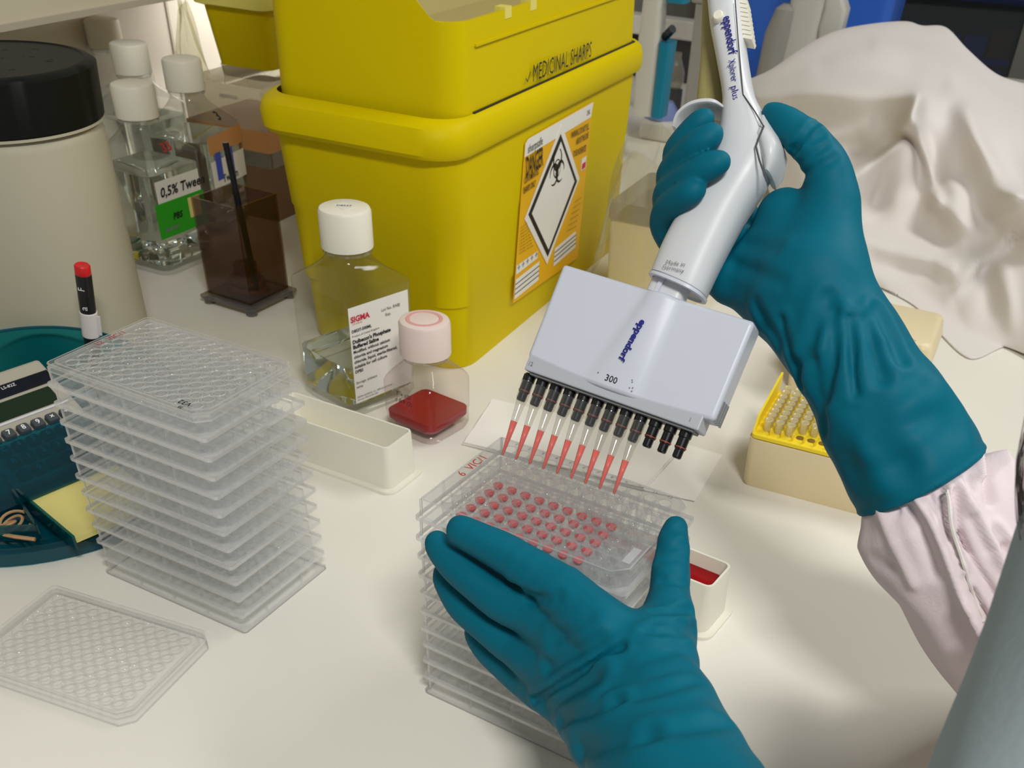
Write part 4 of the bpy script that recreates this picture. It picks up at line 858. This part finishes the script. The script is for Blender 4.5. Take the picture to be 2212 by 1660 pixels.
MB().lathe([(.017, zc+.135), (.017, zc+.143), (.012, zc+.147), (.0001, zc+.148)], 20, (.040, -.008, 0), True, False).build('green_button', M['green'], pc2, True)
# blue tub
o3 = dep(1760, 90, 1.86); bt = thing('blue_tub', 'glossy blue plastic tub behind the white cloth', 'tub', (o3[0], o3[1], 0), YAWB)
MB().loft([rrect(.26, .16, .02, 0), rrect(.285, .18, .022, o3[2]+.16), rrect(.281, .176, .022, o3[2]+.16), rrect(.256, .156, .02, .01)], True, True).build('tub_body', M['blue'], bt, True)
# glass-fronted refrigerator
q0 = dep(2010, 100, 2.7); fr = thing('refrigerator', 'dark glass-door refrigerator with loaded shelves at the far right', 'refrigerator', (q0[0], q0[1], -.9), YAWB+.12)
bevel(MB().box(-.46, .46, .0, .5, 0, 1.9).build('cabinet', M['fridge'], fr), .01)
MB().box(-.40, .215, -.022, -.018, .2, 1.8).build('glass_door', M['fridgeglass'], fr)
MB().box(.215, .265, -.035, .0, .15, 1.85).build('door_frame', M['steel'], fr); MB().box(.235, .25, -.055, -.035, .9, 1.6).build('door_handle', M['dgrey'], fr)
MB().box(.275, .46, -.02, .0, .15, 1.85).build('side_frame', M['dgrey'], fr)
zq = q0[2]+.9
for k, dz in enumerate((-.105, -.02, .12)):
    MB().box(-.40, .21, -.012, .0, zq+dz-.008, zq+dz+.006).build('shelf_front', M['grey'] if k == 0 else M['darkblue'], fr)
rr = random.Random(4)
for k in range(9):
    x = -.38+k*.066; hh = rr.uniform(.04, .075); MB().box(x, x+.056, -.010, .0, zq-.012, zq-.012+hh).build('stored_tray', (M['darkblue'], M['grey'], M['darkblue'], M['greenlab'], M['darkblue'], M['grey'], M['darkblue'], M['darkblue'], M['brown'])[k], fr)
    if k in (1, 4, 5): MB().box(x+.004, x+.05, -.0115, -.010, zq+.006, zq+.016).build('tray_label', M['note'], fr)
    MB().box(x, x+.050, -.010, .0, zq-.095, zq-.095+rr.uniform(.03, .06)).build('stored_tray', (M['darkblue'], M['lgrey'])[k % 2], fr)

# ------------------------------------------------------------------ the person: two gloved hands, coat sleeve, gown, hair
def surface_nets(V, lo, h):
    nx, ny, nz = V.shape; ins = V < 0
    cnt = np.zeros((nx-1, ny-1, nz-1), np.int8)
    for a in (0, 1):
        for b_ in (0, 1):
            for c in (0, 1): cnt += ins[a:nx-1+a, b_:ny-1+b_, c:nz-1+c]
    act = (cnt > 0) & (cnt < 8); idx = np.full(act.shape, -1, np.int32); I = np.argwhere(act); idx[act] = np.arange(len(I))
    s = np.zeros((len(I), 3)); w = np.zeros(len(I)); off = [(a, b_, c) for a in (0, 1) for b_ in (0, 1) for c in (0, 1)]
    val = {o: V[I[:, 0]+o[0], I[:, 1]+o[1], I[:, 2]+o[2]] for o in off}
    for o in off:
        for ax in range(3):
            if o[ax]: continue
            q = list(o); q[ax] = 1; q = tuple(q); va, vb = val[o], val[q]; m = (va < 0) != (vb < 0)
            t = np.where(m, va/np.where(m, va-vb, 1), 0)
            p = np.tile(np.array(o, float), (len(I), 1)); p[:, ax] += t; s[m] += p[m]; w[m] += 1
    verts = (I + s/w[:, None])*h + lo; F = []
    for ax in range(3):
        A = [slice(None)]*3; B = [slice(None)]*3; A[ax] = slice(0, -1); B[ax] = slice(1, None)
        a, b_ = ins[tuple(A)], ins[tuple(B)]; E_ = np.argwhere(a != b_); u, v = [(1, 2), (2, 0), (0, 1)][ax]
        ok = (E_[:, u] > 0) & (E_[:, v] > 0) & (E_[:, u] < V.shape[u]-1) & (E_[:, v] < V.shape[v]-1); E_ = E_[ok]
        fl = a[E_[:, 0], E_[:, 1], E_[:, 2]]
        def cell(du, dv):
            q = E_.copy(); q[:, u] -= du; q[:, v] -= dv; return idx[q[:, 0], q[:, 1], q[:, 2]]
        Q = np.stack([cell(1, 1), cell(0, 1), cell(0, 0), cell(1, 0)], 1); Q[~fl] = Q[~fl][:, ::-1]; F.append(Q)
    return verts, np.concatenate(F)
def smin(a, b_, k): h = np.clip(.5+.5*(b_-a)/k, 0, 1); return b_*(1-h)+a*h - k*h*(1-h)
def segd(P, a, c):
    d = (c-a).astype(np.float32); q = P - a.astype(np.float32); t = np.clip((q @ d)/max(1e-12, float(d @ d)), 0, 1)
    return t, np.sqrt(np.maximum(0, ((q - t[..., None]*d)**2).sum(-1)))
def chain(P, pts):
    D = None
    for (a, ra), (c, rc) in zip(pts[:-1], pts[1:]):
        t, d = segd(P, a, c); d = d - (ra + (rc-ra)*t); D = d if D is None else smin(D, d, .002)
    return D
def sdf_glove(name, palm, fingers, grooves, ridges, cut, h, parent, kp=.012, kf=.007, wr=None):
    allp = np.array([p for f in palm + fingers for p, r in f]); rm_ = max(r for f in palm + fingers for p, r in f)
    lo = allp.min(0) - rm_ - .006; hi = allp.max(0) + rm_ + .006
    ax = [np.arange(lo[i], hi[i], h, dtype=np.float32) for i in range(3)]
    P = np.stack(np.meshgrid(*ax, indexing='ij'), -1)
    pd = None
    for s_ in palm: d = chain(P, s_); pd = d if pd is None else smin(pd, d, kp)
    D = pd.copy()
    for f in fingers:
        pp = catmull([np.append(p, r) for p, r in f], 4); f = [(q[:3], q[3]) for q in pp]; A_ = np.array([q[:3] for q in pp]); mr = max(q[3] for q in pp) + 3*kf
        i0 = np.clip(((A_.min(0)-mr-lo)/h).astype(int), 0, None); i1 = ((A_.max(0)+mr-lo)/h).astype(int)+2; sl = tuple(slice(i0[q], i1[q]) for q in range(3)); Q = P[sl]; F_ = None
        for (p0, r0), (p1, r1) in zip(f[:-1], f[1:]):
            t, d = segd(Q, p0, p1); d = d - (r0+(r1-r0)*t); F_ = d if F_ is None else smin(F_, d, .0015)
        D[sl] = np.minimum(D[sl], smin(pd[sl], F_, kf))
    base = D; D = D.copy()
    def onsurf(px, py):
        r_ = ray(px, py); ts = np.arange(.25, .75, h*.5); q = ((CAM + r_*ts[:, None] - lo)/h).astype(int); ok = ((q >= 0) & (q < np.array(base.shape))).all(1); ts, q = ts[ok], q[ok]
        v_ = base[q[:, 0], q[:, 1], q[:, 2]]; k = np.argmax(v_ < 0) if (v_ < 0).any() else np.argmin(v_); return CAM + r_*ts[k]
    for x0, y0, x1, y1, w, g in grooves:
        n_ = 5; pp = [onsurf(lerp(x0, x1, k/n_), lerp(y0, y1, k/n_)) for k in range(n_+1)]; A_ = np.array(pp)
        i0 = np.clip(((A_.min(0)-4*w-lo)/h).astype(int), 0, None); i1 = ((A_.max(0)+4*w-lo)/h).astype(int)+2; sl = tuple(slice(i0[q], i1[q]) for q in range(3)); Q = P[sl]; dm = None
        for a, c in zip(pp[:-1], pp[1:]):
            t, d = segd(Q, a, c); dm = d if dm is None else np.minimum(dm, d)
        D[sl] += g*(np.exp(-(dm/w)**2) - .45*np.exp(-((dm-2.3*w)/w)**2))
    if wr is not None: D = D + wr(P)
    if cut is not None:
        n, o = cut; s_ = ((P - o.astype(np.float32)) @ n.astype(np.float32)); D = np.maximum(D - .0011*np.exp(-((s_+.0016)/.0013)**2), s_)
    v, f = surface_nets(D, lo, h)
    me = bpy.data.meshes.new(name); me.from_pydata(v.tolist(), [], f.tolist()); me.update(); me.materials.append(M['glove'])
    me.polygons.foreach_set('use_smooth', [True]*len(me.polygons))
    o = link(name, me, parent); m = o.modifiers.new('smooth', 'SMOOTH'); m.factor = .5; m.iterations = 3
    return o
def D_(px, py, t, r): return (dep(px, py, t), r*t/FPX)
def N_(px, py, n, r):
    q = pl(px, py, n); X = PO + PU*q[0] + PA2*q[1] + PN*q[2]; return (X, r*((X - CAM) @ FW)/FPX)
person = thing('person', 'person in teal gloves and white coat, one hand pipetting, the other steadying the plates', 'person', (.30, .12, 0))
def loc_child(o): o.location = -Vector(person.location); return o

# left hand steadying the stack
def DL_(px, py, t, r): return D_(px, py, t*.9955, r)
LF = [
 [DL_(994, 1146, .510, 31), DL_(1035, 1166, .507, 36), DL_(1100, 1201, .501, 43), DL_(1217, 1278, .487, 50), DL_(1300, 1360, .472, 60)],
 [DL_(945, 1172, .528, 26), DL_(960, 1197, .526, 32), DL_(1010, 1240, .521, 40), DL_(1087, 1296, .514, 47), DL_(1185, 1345, .502, 52), DL_(1300, 1430, .48, 60)],
 [DL_(956, 1236, .545, 20), DL_(966, 1258, .543, 26), DL_(998, 1300, .540, 37), DL_(1066, 1358, .532, 44), DL_(1150, 1420, .518, 46), DL_(1280, 1490, .49, 60)],
 [DL_(1022, 1366, .551, 18), DL_(1032, 1382, .550, 24), DL_(1060, 1410, .547, 30), DL_(1112, 1454, .538, 36), DL_(1174, 1492, .525, 42), DL_(1290, 1540, .495, 60)],
 [DL_(1460, 1140, .513, 25), DL_(1455, 1172, .511, 32), DL_(1448, 1240, .503, 40), DL_(1446, 1305, .494, 45), DL_(1432, 1372, .482, 60), DL_(1400, 1440, .468, 80)]]
LPm = [
 [DL_(1222, 1284, .487, 46), DL_(1400, 1440, .465, 84), DL_(1455, 1530, .440, 92), DL_(1545, 1720, .39, 118), DL_(1600, 1850, .355, 130)],
 [DL_(1185, 1350, .501, 46), DL_(1370, 1480, .472, 88), DL_(1400, 1560, .445, 105), DL_(1480, 1730, .395, 122)],
 [DL_(1152, 1418, .517, 44), DL_(1320, 1510, .480, 80), DL_(1345, 1580, .452, 98), DL_(1430, 1740, .40, 122), DL_(1500, 1860, .365, 130)],
 [DL_(1175, 1490, .524, 42), DL_(1250, 1530, .505, 62), DL_(1312, 1590, .462, 88)],
 [DL_(1440, 1330, .489, 50), DL_(1420, 1420, .470, 80)]]
def S_(x0, y0, x1, y1, _o, w, g): return (x0, y0, x1, y1, w, g)
def G(x0, y0, x1, y1, t, w=.0022, g=.0022, t1=None): return (dep(x0, y0, t), dep(x1, y1, t1 or t), w, g)
LG = [S_(1158, 1512, 1345, 1400, 0, .0022, .0026), S_(1215, 1560, 1330, 1520, 0, .003, .002), S_(1330, 1520, 1500, 1470, 0, .003, .0018), S_(1260, 1620, 1400, 1590, 0, .004, .002), S_(1400, 1590, 1560, 1560, 0, .004, .0018),
      S_(1412, 1322, 1492, 1318, 0, .0022, .0020), S_(1400, 1365, 1502, 1362, 0, .0026, .0022), S_(1412, 1345, 1480, 1346, 0, .0018, .0012), S_(1150, 1295, 1205, 1290, 0, .0025, .0012), S_(1110, 1260, 1180, 1292, 0, .0022, .0010), S_(1200, 1385, 1270, 1340, 0, .0035, .0014), S_(1190, 1440, 1290, 1380, 0, .0035, .0014),
      S_(1425, 1190, 1478, 1180, 0, .002, .0012), S_(1425, 1212, 1480, 1205, 0, .002, .0010), S_(1430, 1255, 1482, 1262, 0, .002, .0010), S_(1440, 1150, 1470, 1143, 0, .0018, .0008), S_(1350, 1440, 1470, 1400, 0, .005, .0016), S_(1320, 1480, 1480, 1440, 0, .005, .0014), S_(1180, 1525, 1290, 1470, 0, .004, .0014)]
def wrL(P): return (.00045*np.sin(P @ np.array([160, 260, 90], np.float32)) * np.sin(P @ np.array([-70, 50, 150], np.float32)+1)).astype(np.float32)
loc_child(tag(sdf_glove('glove', LPm, LF, LG, [], None, .00135, person, wr=wrL), 'teal glove of the left hand spread against the plate stack'))

# right hand round the pipette
RF = [
 [N_(1524, 256, .0150, 19), N_(1510, 268, .0145, 25), N_(1480, 305, .0095, 29), N_(1462, 345, .000, 30), N_(1490, 420, -.020, 28), N_(1600, 470, -.026, 40)],
 [N_(1541, 289, .0215, 21), N_(1528, 300, .0215, 27), N_(1503, 318, .0190, 31), N_(1468, 352, .0095, 31), N_(1448, 392, -.002, 30), N_(1480, 460, -.022, 30), N_(1590, 520, -.026, 42)],
 [N_(1558, 350, .0235, 20), N_(1543, 355, .0235, 26), N_(1510, 370, .0210, 30), N_(1468, 396, .0115, 31), N_(1440, 430, -.001, 30), N_(1465, 500, -.022, 30), N_(1580, 570, -.024, 42)],
 [N_(1505, 408, .0215, 20), N_(1492, 415, .0210, 26), N_(1465, 432, .0145, 29), N_(1440, 458, .004, 30), N_(1432, 495, -.006, 25), N_(1470, 545, -.022, 28), N_(1570, 610, -.020, 40)],
 [N_(1664, 243, .006, 18), N_(1678, 253, .006, 26), N_(1706, 275, .006, 35), N_(1752, 312, .005, 38), N_(1786, 362, .001, 46), N_(1796, 432, -.003, 56), N_(1780, 520, -.006, 72)]]
w0, w1, w2, w3, w4 = N_(1765, 600, -.006, 92), D_(1825, 752, .512, 102), D_(1912, 897, .506, 138), D_(1972, 1008, .508, 142), D_(2050, 1150, .514, 140)
RP = [
 [N_(1798, 450, -.005, 48), N_(1784, 556, -.008, 70), w0],
 [N_(1695, 472, -.012, 62), N_(1735, 590, -.010, 88), w0],
 [N_(1640, 555, -.016, 52), N_(1720, 630, -.010, 90), w1],
 [N_(1592, 612, -.020, 46), N_(1690, 665, -.016, 70), w1],
 [w0, w1, w2, w3, w4]]
def GN(x0, y0, x1, y1, n, w=.0020, g=.0018, n1=None): return (N_(x0, y0, n, 1)[0], N_(x1, y1, n if n1 is None else n1, 1)[0], w, g)
RG = [S_(1716, 318, 1762, 268, 0, .0018, .0018), S_(1718, 332, 1775, 290, 0, .0020, .0018), S_(1728, 352, 1780, 318, 0, .0018, .0012), S_(1740, 378, 1800, 345, 0, .0020, .0010),
      S_(1790, 650, 1730, 800, -6, .0035, .0022), S_(1805, 680, 1795, 860, -6, .0028, .0024), S_(1835, 690, 1850, 850, -6, .0024, .0022), S_(1870, 690, 1905, 820, -6, .0030, .0020), S_(1895, 670, 1945, 780, -6, .003, .0026), S_(1765, 780, 1790, 930, -6, .003, .0018), S_(1690, 690, 1740, 830, -6, .0024, .0022), S_(1640, 660, 1690, 740, -6, .003, .0018),
      S_(1850, 880, 1980, 830, 0, .006, .0018), S_(1840, 940, 2030, 890, 0, .007, .0018), S_(1850, 1010, 1950, 1000, 0, .006, .0018), S_(1950, 1000, 2050, 930, 0, .006, .0014), S_(1900, 960, 2000, 900, 0, .004, .0012), S_(1590, 570, 1690, 610, 0, .003, .0010), S_(1610, 530, 1680, 540, 0, .003, .0010)]
cn = w4[0] - w2[0]; cn /= np.linalg.norm(cn); ccut = (cn, dep(1990, 1046, .508))
def wrR(P):
    s_ = ((P - w2[0].astype(np.float32)) @ cn.astype(np.float32)); m = np.exp(-((s_+.002)/.05)**2)
    return (.0009*m*np.sin(P @ np.array([150, -120, 110], np.float32)+2*np.sin(P @ np.array([30, 60, 40], np.float32)))).astype(np.float32)
loc_child(tag(sdf_glove('glove', RP, RF, RG, [], ccut, .00135, person, wr=wrR), 'teal glove of the right hand gripping the pipette'))

# lab coat sleeve of the right arm
SP = catmull([dep(1962, 990, .508), dep(1996, 1058, .510), dep(2044, 1130, .514), dep(2118, 1215, .524), dep(2205, 1330, .542), dep(2330, 1480, .572), dep(2560, 1640, .50)], 22)
SR = np.interp(np.linspace(0, 6, len(SP)), [0, .75, 1.0, 1.35, 2, 3, 4, 5, 6], [118, 130, 150, 178, 190, 200, 205, 200, 190])
b = MB(); L = []; n = 200
for i, p in enumerate(SP):
    t = SP[min(i+1, len(SP)-1)] - SP[max(i-1, 0)]; t /= np.linalg.norm(t)
    a = np.cross(t, FW); a /= np.linalg.norm(a); c = np.cross(a, t); r = SR[i]*((p-CAM) @ FW)/FPX; u = i/(len(SP)-1); lp = []
    for k in range(n):
        th = 2*PI*k/n
        g = math.exp(-u*4)
        f = 1 + .016*(.3+g)*math.sin(11*th+3*u) + .014*math.sin(7*th-9*u+1) + .018*math.sin(4*th+13*u) + .012*math.sin(23*u+3*math.sin(th))
        lp.append(p + a*r*f*math.cos(th) + c*r*.86*f*math.sin(th))
    L.append(lp)
SA = np.array(L); CC = np.array(SP)[:, None]
SF = [([(2046, 1050), (2050, 1085), (2056, 1140), (2074, 1195), (2084, 1232)], 7, .0050), ([(2034, 1060), (2040, 1110), (2048, 1165)], 7, -.0030), ([(2064, 1060), (2068, 1130), (2090, 1200)], 8, -.0040), ([(1981, 1075), (2009, 1118), (2036, 1178), (2073, 1275), (2114, 1353)], 13, .0065), ([(1960, 1100), (1995, 1160), (2020, 1240)], 16, -.0040),
      ([(2062, 1040), (2100, 1101), (2128, 1156), (2169, 1220)], 12, .0055), ([(2128, 978), (2137, 1028), (2141, 1083)], 10, -.0055), ([(2108, 975), (2118, 1030)], 9, .0045), ([(2073, 1161), (2110, 1230), (2164, 1312)], 9, -.0050), ([(2170, 1184), (2180, 1248)], 10, -.0045), ([(2100, 1280), (2141, 1362)], 8, -.0050), ([(2085, 1290), (2125, 1365)], 8, .0035),
      ([(1862, 1090), (1850, 1140)], 9, -.0035), ([(2150, 1130), (2200, 1190)], 10, .0040), ([(2100, 1120), (2135, 1190)], 9, -.0035), ([(1900, 1090), (1930, 1170), (1975, 1260)], 14, .0030), ([(1880, 1215), (1920, 1225)], 14, -.004), ([(2150, 960), (2190, 1040), (2212, 1100)], 12, .004), ([(2010, 1075), (2020, 1100)], 6, -.003), ([(1930, 1085), (1938, 1110)], 6, -.003), ([(2090, 1030), (2098, 1060)], 6, -.003)]
FP = topx(SA.reshape(-1, 3)).reshape(SA.shape[0], SA.shape[1], 2); RD = SA - CC; RD /= np.linalg.norm(RD, axis=-1, keepdims=True)
facing = np.clip(-(RD @ FW)*3, 0, 1); SA = SA + RD*(fold_disp(FP, SF)*facing)[..., None]
b.loft(SA.tolist(), True, True)
slv = loc_child(tag(b.build('coat_sleeve', M['sleeve'], person, 2), 'pinkish white cotton coat sleeve')); m_ = slv.modifiers.new('smooth', 'SMOOTH'); m_.factor = .5; m_.iterations = 2
sm = MB(); tgt = catmull([(2046, 1062), (2050, 1085), (2056, 1140), (2074, 1195), (2088, 1240), (2104, 1290), (2126, 1345)], 8); pth = []
ff = np.where(facing[..., None] > 0, FP, 1e6)
for q in tgt:
    k = np.argmin(((ff - np.array(q))**2).sum(-1)); i, j = divmod(int(k), SA.shape[1]); e = ray(*q); w_ = (SA[i, j] - CAM) @ FW; pth.append(CAM + e*(w_ - .0006))
for s_ in range(2): pth = [pth[0]] + [(pth[k-1] + pth[k]*2 + pth[k+1])/4 for k in range(1, len(pth)-1)] + [pth[-1]]
sm.tube(pth, .0009, 6); loc_child(sm.build('sleeve_seam', M['cloth'], person, True))
# coat body below the sleeve, then the grey-blue gown closest to us
def wavy(name, path, radii, m, seed, amp, n=72):
    rnd = random.Random(seed); ph = [rnd.uniform(0, 6.28) for _ in range(6)]; Ls = []; P_ = catmull(path, 8); RR = np.interp(np.linspace(0, len(path)-1, len(P_)), range(len(path)), radii)
    for i, p in enumerate(P_):
        t = P_[min(i+1, len(P_)-1)] - P_[max(i-1, 0)]; t /= np.linalg.norm(t); a = np.cross(t, FW); a /= np.linalg.norm(a); c = np.cross(a, t); u = i/len(P_); lp = []
        for k in range(n):
            th = 2*PI*k/n; f = 1 + amp*(math.sin(6*th+ph[0]+4*u)+.6*math.sin(11*th+ph[1]-5*u)+.5*math.sin(9*u+ph[2]+2*math.sin(th)))
            lp.append(p + RR[i]*f*(a*math.cos(th)+c*math.sin(th)))
        Ls.append(lp)
    return loc_child(MB().loft(Ls, True, True).build(name, m, person, 2))
def pxr(r, t): return r*t/FPX
wavy('coat_front', [dep(2350, 1450, .47), dep(2292, 1540, .45), dep(2300, 1680, .43)], [pxr(200, .47), pxr(200, .45), pxr(200, .43)], M['sleeve'], 3, .015)
tag(wavy('gown', [dep(2740, 1120, .30), dep(2615, 1480, .29), dep(2488, 1812, .275), dep(2400, 2060, .26)], [pxr(470, .3), pxr(468, .29), pxr(468, .275), pxr(470, .26)], M['gown'], 9, .008), 'grey-blue gown')
wavy('coat_sleeve', [dep(1560, 1800, .365), dep(1640, 1960, .335), dep(1800, 2250, .30), dep(2100, 2500, .29)], [.021, .030, .036, .042], M['sleeve'], 5, .02)
hr = MB(); rnd = random.Random(2)
for k in range(16):
    x = rnd.uniform(2196, 2222); d = rnd.uniform(.30, .325)
    hr.tube(catmull([dep(x+rnd.uniform(10, 30), 900, d), dep(x-rnd.uniform(0, 8), 990, d), dep(x-rnd.uniform(0, 10), 1080, d), dep(x+rnd.uniform(0, 16), 1180, d), dep(x+50, 1290, d)], 6), .00016, 4)
hs = hr.build('hair', M['hair'], person, True); hs['kind'] = 'stuff'; loc_child(hs)
